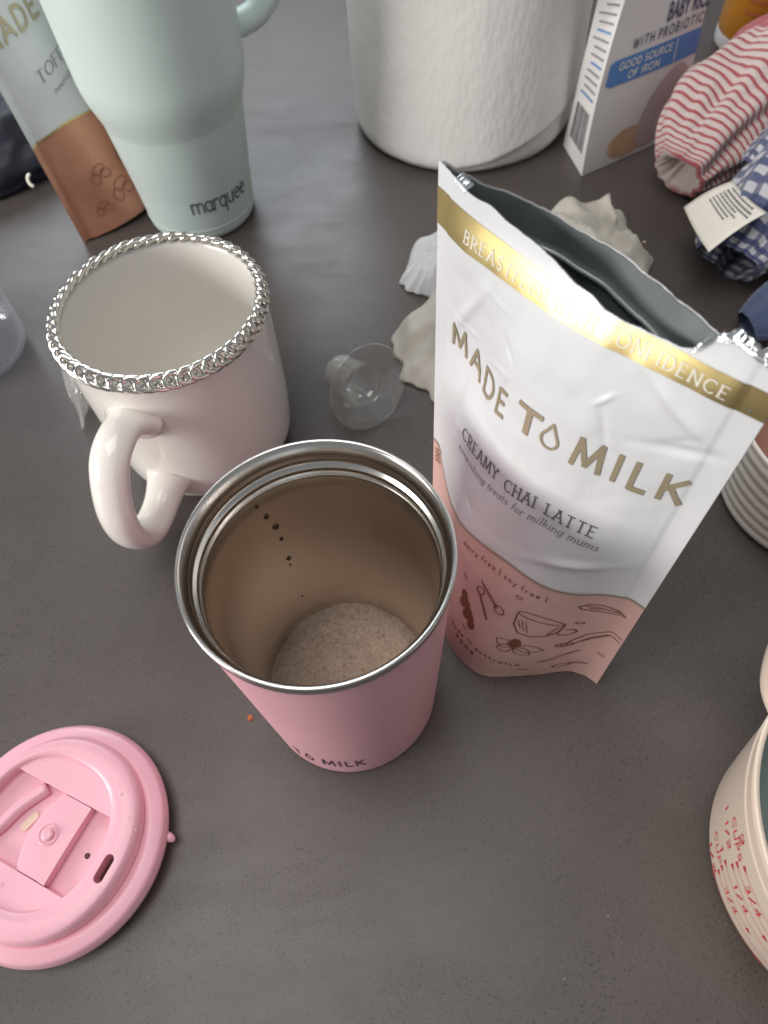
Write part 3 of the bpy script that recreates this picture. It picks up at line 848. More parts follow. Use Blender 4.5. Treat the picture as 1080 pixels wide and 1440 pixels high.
# torn silver scraps along the corner of the tear and at the start of the rip
def scrap(s0, s1, z, h, seed, amp, surf):
    def f(u, v):
        s = s0 + (s1 - s0) * u
        x, y, q = surf(s, tear(s) - 0.0006 + h * v * (0.4 + 0.6 * abs(noise.noise(Vector((u * 9 + seed, 0, 0))))), 0.0004)
        d = amp * noise.noise(Vector((u * 11 + seed, v * 5, 1.3))) + amp * 0.6 * noise.noise(Vector((u * 25, v * 9, seed)))
        return (x + NN[0] * d * v - NN[0] * 0.004 * v * v, y + NN[1] * d * v - NN[1] * 0.004 * v * v, q)
    V, F, U = grid(f, 44, 7)
    return build('torn_scrap', V, F, 'silver', pouch, solid=0.0002)
scrap(0.089, 0.1115, 0, 0.0020, 2.0, 0.0026, front)
scrap(0.0080, 0.0130, 0, 0.0007, 5.0, 0.0006, front)

print_text('band_lettering', 'BREASTFEED WITH CONFIDENCE', 'whiteink', pouch, fprint, .0150, .1020, lambda s: 0.2012 + 0.0016 * max(0, 1 - s / .04), .0037, width=0.15, gap=0.36, serif=0.13, nib=0.4, space=0.55)
print_text('brand_lettering', 'MADE', 'goldink', pouch, fprint, .0092, .0432, lambda s: lerp_table([(.009, .1546), (.016, .1546), (.0268, .1513), (.033, .1503), (.0389, .1504), (.0432, .1520)], s), .0102, width=0.165, gap=0.38)
print_text('brand_lettering', 'T', 'goldink', pouch, fprint, .0500, .0588, 0.1556, .0100, width=0.20)
print_text('brand_lettering', '~', 'goldink', pouch, fprint, .0600, .0668, 0.1560, .0092, width=0.11)
print_text('brand_lettering', 'MILK', 'goldink', pouch, fprint, .0722, .1045, 0.1553, .0116, width=0.205, gap=0.46)
tb = lambda s: lerp_table([(.0246, .1205), (.0464, .1228), (.0513, .1226), (.066, .1248), (.087, .1240)], s)
print_text('flavour_lettering', 'CREAMY CHAI LATTE', 'greyink', pouch, fprint, .0240, .0875, lambda s: tb(s) + .0006, .0058, width=0.125, gap=0.34, serif=0.20, nib=0.42, space=0.85)
nb = lambda s: lerp_table([(.0232, .1130), (.0368, .1140), (.0527, .1172), (.061, .1183), (.0696, .1193), (.0903, .1188)], s)
print_text('strapline_lettering', 'nourishing treats for milking mums', 'lightgrey', pouch, fprint, .0225, .0905, lambda s: nb(s) - .0004, .0041, width=0.095, gap=0.17, slant=0.24, nib=0.3, serif=0.07, space=0.42)
fb = lambda s: pinkz(s) - 0.0090
print_text('small_lettering', 'dairy free | soy free |', 'brownink', pouch, fprint, .0400, .0830, fb, .0030, width=0.11, gap=0.34, space=0.4)
ab = lambda s: lerp_table([(.0489, .0235), (.0605, .0262), (.0725, .0240), (.0817, .0185)], s)
print_text('small_lettering', 'made in australia', 'ink', pouch, fprint, .0478, .0835, ab, .0026, width=0.13, gap=0.40)
print_text('small_lettering', '200g', 'ink', pouch, fprint, .0530, .0650, 0.0195, .0030, width=0.14, gap=0.5)
print_text('small_lettering', 'FREE', 'brownink', pouch, lambda a, b: fprint(0.0052 - (b - 0.07), 0.086 - (a - 0.0)), 0.0, 0.0100, 0.07, .0030, width=0.14, gap=0.3)

def drawing(strokes, w=0.00055):
    V, F = ribbons(strokes, w, lambda x, y: fprint(x, y), 0.25, 0.0012)
    build('printed_drawing', V, F, 'brownink', pouch, smooth=False)
def A_(cx, cy, rx, ry, a0, a1, rot=0, n=18):
    r = math.radians(rot)
    return [(cx + (x - cx) * math.cos(r) - (y - cy) * math.sin(r), cy + (x - cx) * math.sin(r) + (y - cy) * math.cos(r)) for x, y in arc(cx, cy, rx, ry, a0, a1, n)]
# teacup
drawing([A_(.0838, .0640, .0085, .0022, 0, 360, -8), [(.0754, .0640), (.0757, .0560), (.0785, .0505), (.0830, .0490), (.0878, .0510), (.0912, .0560), (.0922, .0622)], A_(.0935, .0555, .0026, .0028, 100, -160)])
drawing([[(.0765, .0600), (.0785, .0545)], [(.0780, .0598), (.0800, .0530)], [(.0795, .0595), (.0815, .0520)], [(.0905, .0600), (.0880, .0530)]], 0.00035)
# vanilla flower
fc = (.0795, .0385)
for rot, l in ((150, .0085), (205, .0065), (-5, .0100), (-45, .0085), (100, .005)):
    r = math.radians(rot)
    drawing([[(fc[0] + math.cos(r) * l * t + math.sin(r) * 0.0022 * math.sin(PI * t) * q, fc[1] + math.sin(r) * l * t - math.cos(r) * 0.0032 * math.sin(PI * t) * q) for t in [i / 10 for i in range(11)]] for q in (1, -1)], 0.00045)
V, F = ribbons([A_(fc[0] - .0002, fc[1] + .0035, .0011 * k / 3, .0019 * k / 3, 0, 360) for k in (1, 2, 3, 4, 5)], 0.0006, fprint, 0, .001)
build('printed_drawing', V, F, 'brownink', pouch, smooth=False)
# leaf
drawing([[(.0935, .0790), (.0960, .0815), (.1000, .0810), (.1040, .0790), (.1085, .0750), (.1030, .0748), (.0980, .0755), (.0945, .0770), (.0935, .0790)], [(.0955, .0797), (.1000, .0785), (.1060, .0762)], [(.0965, .0778), (.1000, .0772)]])
# cinnamon quill
drawing([A_(.0945, .0415, .0022, .0020, 0, 360), A_(.0945, .0415, .0010, .0009, 0, 360), [(.0950, .0436), (.1000, .0520), (.1070, .0580), (.1115, .0560)], [(.0965, .0402), (.1020, .0495), (.1070, .0545), (.1112, .0525)], [(.0985, .0430), (.1065, .0535)]])
drawing([[(.0890, .0228), (.0940, .0280), (.1000, .0325)], [(.0900, .0222), (.0950, .0268), (.1000, .0325)]], 0.0004)
drawing([A_(.0960, .0132, .0024, .0022, 0, 360, 30), [(.0980, .0150), (.1010, .0172), (.1048, .0178), (.1015, .0155), (.0982, .0140)]])
# cloves
for x0, y0, x1, y1 in ((.0558, .0690, .0672, .0612), (.0560, .0620, .0650, .0500)):
    dx, dy = x1 - x0, y1 - y0
    drawing([[(x0, y0), (x0 + dx * .6, y0 + dy * .6 + .0008), (x1, y1)], [(x0 + .0006, y0 - .001), (x0 + dx * .6, y0 + dy * .6 - .0008), (x1 - .0004, y1 - .0004)]])
drawing([A_(.0682, .0605, .0022, .0026, 0, 360, 30), A_(.0572, .0628, .0020, .0026, 0, 360, -20)])
# star anise cluster and little seeds
V, F = [], []
for k, (x, y) in enumerate(((.0500, .0500), (.0530, .0470), (.0505, .0455), (.0555, .0440), (.0575, .0415), (.0545, .0415), (.0590, .0385))):
    v, f = ribbons([A_(x, y, .0006 * q, .0008 * q, 0, 360) for q in (1, 2, 3)], 0.0007, fprint, 0, .001)
    V, F = join((V, F), (v, f))
build('printed_drawing', V, F, 'brownink', pouch, smooth=False)
for x, y in ((.0735, .0745), (.0960, .0640), (.1075, .0330), (.0850, .0130), (.0560, .0330), (.0470, .0600)):
    drawing([A_(x, y, .0013, .0008, 0, 360, -20)], 0.0004)

# ================================================================== toffee pouch behind
TL_, TA, TN = (-0.207, 0.473), (0.50, 0.866), (0.866, -0.50)
TW = 0.105
def tfront(s, z, off=0.0):
    t = min(max(s / TW, 0), 1)
    prof = max(0, math.sin(PI * min(1, max(0, (t - 0.05) / 0.9)))) ** 0.8
    b = smooth_table([(0, .024), (.05, .019), (.1, .013), (.18, .008), (.24, .002)], z) * prof + 0.0008 * fbm(s * 40, z * 30, 22.0) + off
    lean = -0.10 * z
    return (TL_[0] + TA[0] * s + TN[0] * b + lean * .8, TL_[1] + TA[1] * s + TN[1] * b + 0.05 * z, z)
def tback(s, z, off=0.0):
    t = s / TW
    b = -smooth_table([(0, .022), (.1, .013), (.24, .002)], z) * max(0, math.sin(PI * t))
    return (TL_[0] + TA[0] * s + TN[0] * b - 0.08 * z, TL_[1] + TA[1] * s + TN[1] * b + 0.05 * z, z)
tp = thing('toffee_pouch', 'white and copper toffee pouch standing behind the mint tumbler', 'pouch')
tz = lambda s: 0.073 + 0.012 * s / TW + 0.003 * math.sin(s * 70)
V, F = patch(tz, lambda s: 0.235, 60, 40, tfront, 0, 0, TW); build('front_panel', V, F, 'pouch_white', tp)
V, F = patch(lambda s: 0.0005 + 0.004 * max(0, math.sin(PI * s / TW)), tz, 60, 24, tfront, 0, 0, TW); build('copper_panel', V, F, 'copper', tp)
V, F = patch(lambda s: tz(s) - .0006, lambda s: tz(s) + .0007, 60, 1, tfront, 0.0004, 0, TW); build('gold_line', V, F, 'gold', tp)
V, F = patch(lambda s: 0.0005, lambda s: 0.235, 40, 30, tback, 0, 0, TW); build('back_panel', V, F, 'pouch_white', tp)
tpr = lambda s, z: tfront(s, z, 0.0005)
print_text('brand_lettering', 'MADE T~', 'goldink', tp, tpr, .004, .072, lambda s: .128 + .20 * s, .0115, width=0.19, gap=0.36)
print_text('flavour_lettering', 'TOFFEE', 'lightgrey', tp, tpr, .024, .060, lambda s: .098 + .28 * s, .0065, width=0.12, gap=0.22, serif=0.12, nib=0.5)
print_text('strapline_lettering', 'nourishing treats', 'lightgrey', tp, tpr, .030, .072, lambda s: .088 + .28 * s, .0038, width=0.09, gap=0.14, slant=0.22)
for cx, cz, k in ((.030, .045, 1.0), (.040, .030, 1.2), (.022, .022, 0.8), (.055, .050, 1.0)):
    V, F = ribbons([A_(cx, cz, .005 * k, .003 * k, 0, 360, 20), A_(cx + .004 * k, cz - .004 * k, .004 * k, .003 * k, 0, 360, -30), A_(cx - .004 * k, cz - .005 * k, .003 * k, .004 * k, 0, 360)], 0.0006, tpr, 0, .002)
    build('printed_drawing', V, F, 'copperink', tp, smooth=False)

# ================================================================== mint tumbler
TX, TY = -0.118, 0.5008
tum = thing('tumbler', 'tall mint green tumbler with side handle behind the white mug', 'tumbler', (TX, TY, 0))
prof = rounded([(0, 0.0), (0.0372, 0.0), (0.0400, 0.004), (0.0466, 0.078), (0.0548, 0.103), (0.0590, 0.238), (0.0570, 0.240), (0.0555, 0.238), (0.050, 0.10), (0.040, 0.01), (0, 0.01)], 0.010, 8)
V, F = lathe(prof, 128)
build('body', V, F, 'mint', tum)
V, F = lathe([(0.0404, 0.0095), (0.0409, 0.0100), (0.0410, 0.0106), (0.0407, 0.0110)], 128)
build('base_ring', V, F, 'mint', tum)
V, F = lathe(rounded([(0.0560, 0.236), (0.0600, 0.238), (0.0600, 0.250), (0.050, 0.254), (0, 0.254)], 0.003), 96)
build('tumbler_lid', V, F, 'mint', tum)
hd = math.radians(20)
hp = [(0.052, 0.216), (0.080, 0.222), (0.094, 0.210), (0.096, 0.180), (0.090, 0.146), (0.072, 0.124), (0.053, 0.118)]
path = catmull([(r * math.cos(hd), r * math.sin(hd), z) for r, z in hp], 8)
V, F = tube(path, 0.0075, 16, ref=(-math.sin(hd), math.cos(hd), 0), flat=1.5)
build('handle', V, F, 'mint', tum)
def tum_surf(a, z):
    r = 0.0400 + (0.0466 - 0.0400) * (z - 0.004) / 0.074 + 0.0004
    return (r * math.cos(math.radians(a)), r * math.sin(math.radians(a)), z)
print_text('lettering', 'marquee', 'greyink', tum, tum_surf, -88, -26, lambda a: 0.0262, 0.0150, width=0.10, gap=0.07)

# ================================================================== kitchen roll
RX, RY = 0.0985, 0.6035
roll = thing('paper_roll', 'white embossed paper towel roll standing upright at the back', 'paper roll', (RX, RY, 0))
def rollf(u, v):
    a = 2 * PI * u
    z = 0.001 + 0.239 * v
    r = 0.0895 + 0.0005 * fbm(math.cos(a) * 2, math.sin(a) * 2, z * 12) - 0.0045 * max(0, 1 - z / 0.012) ** 2
    return (r * math.cos(a), r * math.sin(a), z)
V, F, U = grid(rollf, 160, 60, cu=True)
n = len(V)
V += [(0.020 * math.cos(2 * PI * k / 160), 0.020 * math.sin(2 * PI * k / 160), 0.238) for k in range(160)]
F += [(60 * 160 + k, 60 * 160 + (k + 1) % 160, n + (k + 1) % 160, n + k) for k in range(160)]
F.append(tuple(range(159, -1, -1)))
build('wound_sheets', V, F, 'paper', roll)
V, F = lathe([(0.0202, 0.236), (0.0202, 0.2405), (0.0185, 0.2405), (0.0185, 0.236)], 48)
build('cardboard_core', V, F, 'tan', roll)
# the loose outer sheet: its lower edge lifts away from the table toward the right
def loose(u, v):
    a = math.radians(-222 + 205 * u)
    lift = 0.004 + 0.040 * max(0, (u - 0.56) / 0.44) ** 1.3
    z = lift + (0.236 - lift) * v
    r = 0.0912 + 0.0006 * fbm(math.cos(a) * 2.5, math.sin(a) * 2.5, z * 14 + 3) + 0.0022 * math.exp(-v * 14) * (u > 0.5) * (u - 0.5) * 2 - (0.004 * max(0, 1 - z / 0.012) ** 2)
    return (r * math.cos(a), r * math.sin(a), z)
V, F, U = grid(loose, 120, 60)
build('loose_sheet', V, F, 'paper', roll, solid=0.0012)

# ================================================================== baby cereal carton
ct0 = Vector((0.1767, 0.4992)); cw = Vector((0.0866, 0.0434)); cdp = Vector((-0.0053, 0.0431))
carton = thing('cereal_carton', 'white baby cereal carton with blue band beside the paper roll', 'carton')
CHT = 0.150
def cface(t, z, k=0.0, off=0.0):
    """t 0..1 across the front; k 0 front, 1 back; the sides pinch in towards the top"""
    pin = 0.49 * max(0, z / CHT) ** 1.1
    d = pin if k == 0 else 1 - pin
    t = t + (1 - t) * (0.17 * (z / 0.11) ** 2 if k == 0 else 0)
    x = ct0 + cw * t + cdp * d
    nrm = Vector((cw.y, -cw.x)).normalized()
    x = x + nrm * (0.0012 * math.sin(PI * t) * math.sin(PI * min(1, z / 0.1)) + off)
    return (x.x, x.y, z)
V, F, U = grid(lambda u, v: cface(u, 0.0005 + CHT * v), 16, 30)
build('front_face', V, F, 'board', carton)
V, F, U = grid(lambda u, v: cface(u, 0.0005 + CHT * v, 1), 16, 30)
build('back_face', V, F, 'board', carton)
def cside(t, u, z, off=0.0):
    p = Vector(cface(t, z)); q = Vector(cface(t, z, 1))
    m = p.lerp(q, u)
    dent = -0.006 * (1 - abs(2 * u - 1)) * min(1, z / 0.2) ** 2 if t == 0 else 0
    e = cw.normalized() * (1 if t else -1) * off
    return (m.x + e.x - dent, m.y + e.y, z)
for t in (0, 1):
    V, F, U = grid(lambda u, v: cside(t, u, 0.0005 + CHT * v), 10, 30)
    build('side_face', V, F, 'board', carton)
cfr = lambda s, z: cface(s, z, 0, -0.0) if False else tuple(Vector(cface(s, z, 0)) + Vector((cw.y, -cw.x, 0)).normalized() * 0.0005)
def cpatch(name, outline, mat, off=0.0004):
    nv = Vector((cw.y, -cw.x, 0)).normalized() * off
    V, F, U = grid(lambda u, v: tuple(Vector(cface(*outline(u, v))) + nv), 20, 8)
    build(name, V, F, mat, carton)
band = lambda x: 0.093 + 0.004 * x
def lobed(u, v):
    s = 0.05 + 0.95 * u
    e = 0.002 * max(0, 1 - u / 0.04) ** 2
    return (s, 0.0590 + e + (0.0165 - 2 * e) * v)
cpatch('blue_band', lobed, 'blueink')
cpatch('band_divider', lambda u, v: (0.735 + 0.008 * u, 0.0600 + 0.0145 * v), 'whiteink', 0.0007)
cfr2 = lambda s, z: tuple(Vector(cface(s, z)) + Vector((cw.y, -cw.x, 0)).normalized() * 0.0008)
print_text('band_lettering', 'GOOD SOURCE', 'whiteink', carton, cfr2, .15, .69, .0686, .0044, width=0.17, gap=0.26)
print_text('band_lettering', 'OF IRON', 'whiteink', carton, cfr2, .26, .58, .0614, .0044, width=0.17, gap=0.26)
print_text('band_lettering', 'NO ADDED', 'whiteink', carton, cfr2, .79, .99, .0958, .0050, width=0.17, gap=0.26) if False else None
print_text('title_lettering', 'WITH PROBIOTIC', 'navyink', carton, cfr2, .24, .98, .0795, .0056, width=0.17, gap=0.42)
print_text('title_lettering', 'BABY RICE', 'navyink', carton, cfr2, .56, 1.02, .0890, .0095, width=0.20, gap=0.22)
cpatch('printed_picture', lambda u, v: (0.42 + 0.20 * math.cos(2 * PI * u) * v, 0.014 + 0.011 * math.sin(2 * PI * u) * v), 'tan')
cpatch('printed_picture', lambda u, v: (0.72 + (0.20 * math.cos(2 * PI * u) + 0.11 * math.sin(2 * PI * u)) * v, 0.031 + 0.026 * math.sin(2 * PI * u) * v), 'mauve', 0.0006)
cs = lambda u, z: cside(0, u, z, 0.0006)
for k in range(17):
    z = 0.050 + 0.0052 * k
    V, F = ribbons([[(0.12, z), (0.12 + random.uniform(0.5, 0.72), z)]], 0.0022, cs, 0, 0.2)
    V = [cs(0.12, z + .001)] and V
    F2 = F
    a, b = 0.14, 0.14 + random.uniform(0.45, 0.7)
    V = [cs(a, z), cs(b, z), cs(b, z + 0.0012), cs(a, z + 0.0012)]
    build('small_print', V, [(0, 1, 2, 3)], 'blueink' if k % 4 == 0 else 'lightgrey', carton, smooth=False)
x = 0.16
while x < 0.80:
    w = random.choice((0.015, 0.025, 0.04))
    build('barcode_bar', [cs(x, 0.014), cs(x + w, 0.014), cs(x + w, 0.042), cs(x, 0.042)], [(0, 1, 2, 3)], 'greyink', carton, smooth=False)
    x += w + random.choice((0.02, 0.035))

# ================================================================== amber bottle
ab_ = thing('amber_bottle', 'orange labelled bottle with dark base behind the red cloth', 'bottle', (0.362, 0.640, 0))
V, F = lathe(rounded([(0, 0), (0.036, 0), (0.040, 0.005), (0.040, 0.150), (0.018, 0.185), (0.018, 0.205), (0, 0.206)], 0.006), 64)
build('bottle_body', V, F, 'brownglass', ab_)
V, F = lathe([(0.0405, 0.018), (0.0407, 0.019), (0.0407, 0.027), (0.0405, 0.028)], 64); build('label_border', V, F, 'board', ab_)
V, F = lathe([(0.0405, 0.0282), (0.0407, 0.029), (0.0407, 0.135), (0.0405, 0.136)], 64); build('label', V, F, 'amber', ab_)
for k in range(9):
    z = 0.05 + 0.009 * k
    sf = lambda a, zz: (0.0411 * math.cos(math.radians(a)), 0.0411 * math.sin(math.radians(a)), zz)
    V, F, U = grid(lambda u, v: sf(-150 + u * (40 + 12 * ((k * 7) % 3)), z + 0.0022 * v), 12, 1)
    build('small_print', V, F, 'crumb', ab_)

# ================================================================== cloths
def cloth_roll(name, pts, radii, mat, turns, stripes, seed, squash=0.8, fold=0.10, open_end=True, parent=None, lift=0.0):
    P = catmull(pts, 10)
    R_ = [lerp_table([(i / (len(radii) - 1), r) for i, r in enumerate(radii)], k / (len(P) - 1)) for k in range(len(P))]
    rows = []
    if open_end:
        for k in (5, 4, 3, 2, 1):
            rows.append((P[0] + (P[1] - P[0]).normalized() * (0.006 * k), R_[0] * (0.72 - 0.08 * k), -0.25 * k, 0))
        rows.append((P[0] - (P[1] - P[0]).normalized() * 0.001, R_[0] * 0.86, -0.1, 0))
    for k, (p, r) in enumerate(zip(P, R_)):
        rows.append((p, r, k / (len(P) - 1) * stripes, k))
    rows.append((P[-1] + (P[-1] - P[-2]).normalized() * 0.006, R_[-1] * 0.5, stripes, len(P)))
    rows.append((P[-1] + (P[-1] - P[-2]).normalized() * 0.008, R_[-1] * 0.02, stripes, len(P)))
    n = 96
    V, F, U = [], [], []
    for j, (p, r, vv, k) in enumerate(rows):
        i = min(max(k, 0), len(P) - 2)
        t = (P[i + 1] - P[i]).normalized()
        s = t.cross(Vector((0, 0, 1))).normalized()
        b = s.cross(t)
        for q in range(n):
            a = 2 * PI * q / n
            d = 1 + fold * noise.noise(Vector((math.cos(a) * 1.6 + seed, math.sin(a) * 1.6, k * 0.05))) * 2 + fold * 0.8 * noise.noise(Vector((math.cos(a) * 4, math.sin(a) * 4 + seed, k * 0.13))) \
                + fold * 0.5 * (0.3 - abs(noise.noise(Vector((math.cos(a) * 3 + 9, math.sin(a) * 3 + seed, k * 0.10)))))
            w = p + s * (r * d * math.cos(a)) + b * (r * squash * d * math.sin(a))
            w.z = max(w.z, 0.0006 + 0.0004 * math.sin(a * 5) ** 2)
            V.append(w)
            U.append((q / n * turns, vv))
    for j in range(len(rows) - 1):
        for q in range(n):
            F.append((j * n + q, j * n + (q + 1) % n, (j + 1) * n + (q + 1) % n, (j + 1) * n + q))
    return build(name, V, F, mat, parent, uvs=U)
rc = cloth_roll('striped_cloth', [(0.234, 0.461, 0.021), (0.256, 0.478, 0.033), (0.290, 0.500, 0.043), (0.330, 0.530, 0.048), (0.372, 0.562, 0.048)], [0.024, 0.036, 0.044, 0.047, 0.040], 'red', 20, 34, 3.0, 0.9, 0.20)
tag(rc, 'rolled red and white striped cloth in front of the carton', 'cloth')

nc = thing('waffle_cloth', 'bundled navy and white check cloth with a care label', 'cloth')
cloth_roll('fabric', [(0.240, 0.368, 0.020), (0.260, 0.384, 0.030), (0.292, 0.404, 0.038), (0.335, 0.430, 0.042), (0.37, 0.45, 0.04)], [0.020, 0.034, 0.044, 0.048, 0.040], 'navy', 18, 14, 11.0, 0.85, 0.15, open_end=False, parent=nc)
cloth_roll('folded_flap', [(0.264, 0.418, 0.046), (0.284, 0.424, 0.056), (0.315, 0.430, 0.064), (0.35, 0.44, 0.062)], [0.012, 0.020, 0.026, 0.026], 'navy', 9, 11, 31.0, 0.7, 0.18, open_end=False, parent=nc)
# care label: a slightly curled tag sewn into the bundle
def ctag(u, v, off=0.0):
    c = [Vector((0.2193, 0.4088, 0.032)), Vector((0.2446, 0.4067, 0.05)), Vector((0.2155, 0.3531, 0.04)), Vector((0.2463, 0.3606, 0.059))]
    p = c[0].lerp(c[1], u).lerp(c[2].lerp(c[3], u), v)
    p.z += 0.0025 * math.sin(PI * u) + off - 0.0015 * math.sin(PI * v)
    return tuple(p)
V, F, U = grid(ctag, 14, 14)
cl = build('care_label', V, F, 'label', nc, solid=0.0006)
for k, (u0, len_, th) in enumerate(((.86, .62, .022), (.76, .70, .026), (.68, .74, .020), (.61, .52, .018), (.54, .60, .016), (.47, .52, .016), (.40, .50, .016))):
    x = 0.16
    while x < 0.16 + len_:
        w = random.uniform(0.025, 0.07)
        V, F, U = grid(lambda u, v: ctag(u0 + th * 1.5 * u, x + w * v, 0.0013), 1, 2)
        build('care_print', V, F, 'greyink', cl, smooth=False)
        x += w + 0.014

bc = cloth_roll('knit_garment', [(0.238, 0.318, 0.010), (0.258, 0.322, 0.015), (0.290, 0.326, 0.019), (0.33, 0.33, 0.02)], [0.010, 0.020, 0.027, 0.027], 'blue', 40, 60, 21.0, 0.75, 0.10, open_end=False)
tag(bc, 'folded blue knitted garment on the counter behind the chai pouch', 'garment')

# ================================================================== crumpled muslin and plastic bag behind the pouch
def crumple(name, cx, cy, ax, ay, hgt, rot, seed, mat, amp, peaks=()):
    bm = bmesh.new()
    bmesh.ops.create_icosphere(bm, subdivisions=5, radius=1.0)
    for v in bm.verts:
        d = v.co.normalized()
        n1 = noise.noise(d * 2.0 + Vector((seed, 0, 0)))
        r1 = 1 - 2 * abs(noise.noise(d * 3.2 + Vector((0, seed, 0))))
        r2 = 1 - 2 * abs(noise.noise(d * 7.0 + Vector((0, 0, seed))))
        r = 1 + amp * (0.9 * n1 + 0.65 * r1 + 0.08 * r2)
        x, y, z = d.x * ax * r, d.y * ay * r, max(0.0, d.z * 0.75 + 0.30) * hgt * r
        for px, py, w, hh in peaks:
            z += hh * math.exp(-((x - px) ** 2 + (y - py) ** 2) / (w * w)) * (d.z > -0.2)
        c, s = math.cos(rot), math.sin(rot)
        v.co = (cx + x * c - y * s, cy + x * s + y * c, z + 0.0006)
    me = bpy.data.meshes.new(name)
    bm.to_mesh(me); bm.free()
    me.materials.append(M[mat])
    me.polygons.foreach_set('use_smooth', [True] * len(me.polygons))
    o = bpy.data.objects.new(name, me)
    COL.objects.link(o)
    return o
def crumpled_sheet(name, cx, cy, ax, ay, hgt, rot, seed, mat, rough, peaks=()):
    """a thin sheet scrunched on the counter: sharp ridges, hollow underneath, ragged hem"""
    c, s_ = math.cos(rot), math.sin(rot)
    def f(u, v):
        a = 2 * PI * u
        hem = 1 + 0.22 * noise.noise(Vector((math.cos(a) * 1.7 + seed, math.sin(a) * 1.7, 0))) + 0.10 * noise.noise(Vector((math.cos(a) * 5, math.sin(a) * 5 + seed, 2)))
        r = v ** 0.8 * hem
        x, y = ax * r * math.cos(a), ay * r * math.sin(a)
        p = Vector((x * 26 + seed, y * 26, seed))
        rid = (1 - abs(noise.noise(p)) * 2.2) ** 2 if abs(noise.noise(p)) < 0.45 else 0
        rid2 = 1 - abs(noise.noise(p * 2.4 + Vector((4, 1, 0)))) * 2
        fold = 1 - v ** 2.6
        z = hgt * fold * (0.45 + rough * (0.62 * rid + 0.18 * rid2)) + 0.003 * (1 - v ** 8) * abs(noise.noise(p * 1.7))
        for px, py, w, hh in peaks:
            z += hh * math.exp(-((x - px) ** 2 + (y - py) ** 2) / (w * w))
        x += 0.006 * fold * noise.noise(p * 1.3 + Vector((0, 7, 0))); y += 0.006 * fold * noise.noise(p * 1.3 + Vector((9, 0, 0)))
        return (cx + x * c - y * s_, cy + x * s_ + y * c, max(0.0012, z + 0.0012))
    V, F, U = grid(f, 170, 60, cu=True)
    return build(name, V, F, mat, solid=0.0005)
o = crumpled_sheet('muslin_square', 0.110, 0.366, 0.104, 0.056, 0.040, math.radians(38), 4.0, 'tissue', 0.9, peaks=((0.070, 0.030, 0.022, 0.020),))
tag(o, 'crumpled off-white muslin lying behind the chai pouch', 'cloth')
o = crumpled_sheet('plastic_bag', 0.060, 0.402, 0.032, 0.024, 0.030, math.radians(20), 9.0, 'bag', 1.0)
tag(o, 'small scrunched white plastic bag beside the crumpled muslin', 'bag')

# ================================================================== clear flanges
def flange(name, label, disc, tail, rd, rt, parent=None, group=None):
    disc, tail = Vector(disc), Vector(tail)
    ax = (tail - disc)
    L_ = ax.length
    o = thing(name, label, 'pump insert', (disc.x, disc.y, disc.z), group)
    q = ax.normalized().to_track_quat('Z', 'Y')
    o.rotation_euler = q.to_euler()
    # local z runs from the disc to the tail
    V, F = lathe([(rd, -0.0005), (rd + .0005, 0.0), (rd, 0.0005), (rd * .75, 0.0022), (rt * 1.28, 0.0050), (rt * 1.10, 0.0062), (rt * 1.02, 0.0058), (rt * 1.2, 0.0042), (rd * .75, 0.0010), (rd, -0.0005)], 72)
    build('shield', V, F, 'silicone', o)
    V, F = lathe([(rt * 1.06, 0.0062), (rt * 1.02, L_ * .5), (rt * .98, L_ - .0012), (rt * .93, L_), (rt * .86, L_ - .0012), (rt * .90, L_ * .5), (rt * .95, 0.0060), (rt * 1.06, 0.0062)], 48)
    build('tunnel', V, F, 'silicone', o)
    return o
flange('pump_insert', 'clear silicone pump insert lying between the mug and the chai pouch', (-0.0024, 0.2820, 0.0246), (-0.0196, 0.3075, 0.0128), 0.0256, 0.0114)
flange('pump_insert', 'clear silicone pump insert mostly hidden behind the white mug', (-0.184, 0.308, 0.018), (-0.162, 0.318, 0.0115), 0.0240, 0.0115)

# ================================================================== clear bottle at the edge
cb = thing('clear_bottle', 'clear plastic bottle standing beyond the white mug near the dark bag', 'bottle', (-0.2640, 0.3640, 0))
V, F = lathe(rounded([(0, 0.001), (0.030, 0.001), (0.0365, 0.008), (0.0365, 0.052), (0.0345, 0.060), (0.033, 0.058), (0.0348, 0.050), (0.0348, 0.009), (0.029, 0.003), (0, 0.003)], 0.004), 64)
build('bottle_body', V, F, 'clearplastic', cb)
V, F = lathe(rounded([(0.036, 0.056), (0.0395, 0.058), (0.0395, 0.100), (0.034, 0.106), (0.0, 0.106)], 0.003), 64)
build('collar', V, F, 'clearplastic', cb)

# ================================================================== dark bag
o = crumple('dark_bag', -0.292, 0.590, 0.070, 0.050, 0.045, math.radians(30), 14.0, 'darkfabric', 0.12)
root = tag(o, 'dark navy fabric bag with a white crescent mark at the back', 'bag')
V, F = ribbons([arc(0, 0, .003, .004, 100, 260, 10)], 0.0022, lambda x, y: (-0.2545 + x, 0.5425 + 0.4 * y, 0.012 + y), 0, 0.002)
build('crescent_mark', V, F, 'whiteink', o, solid=0.001)

# ================================================================== ribbed bowl
bw = thing('ribbed_bowl', 'ivory bowl with ribbed sides beside the chai pouch', 'bowl', (0.2335, 0.1960, 0))
pr_ = [(0, 0.001), (0.044, 0.001)]
for k in range(7):
    z = 0.004 + 0.0085 * k
    r = 0.0478 + 0.0016 * k
    pr_ += [(r, z), (r + 0.0016, z + 0.0030), (r + 0.0018, z + 0.0060), (r + 0.0006, z + 0.0078)]
pr_ += [(0.0600, 0.066), (0.0590, 0.0675), (0.0575, 0.066)]
V, F = lathe(pr_, 96); build('outer_wall', V, F, 'bowl', bw)
V, F = lathe([(0.0575, 0.0662), (0.0540, 0.04), (0.046, 0.010), (0, 0.006)], 96); build('inner_wall', V, F, 'bowlin', bw)

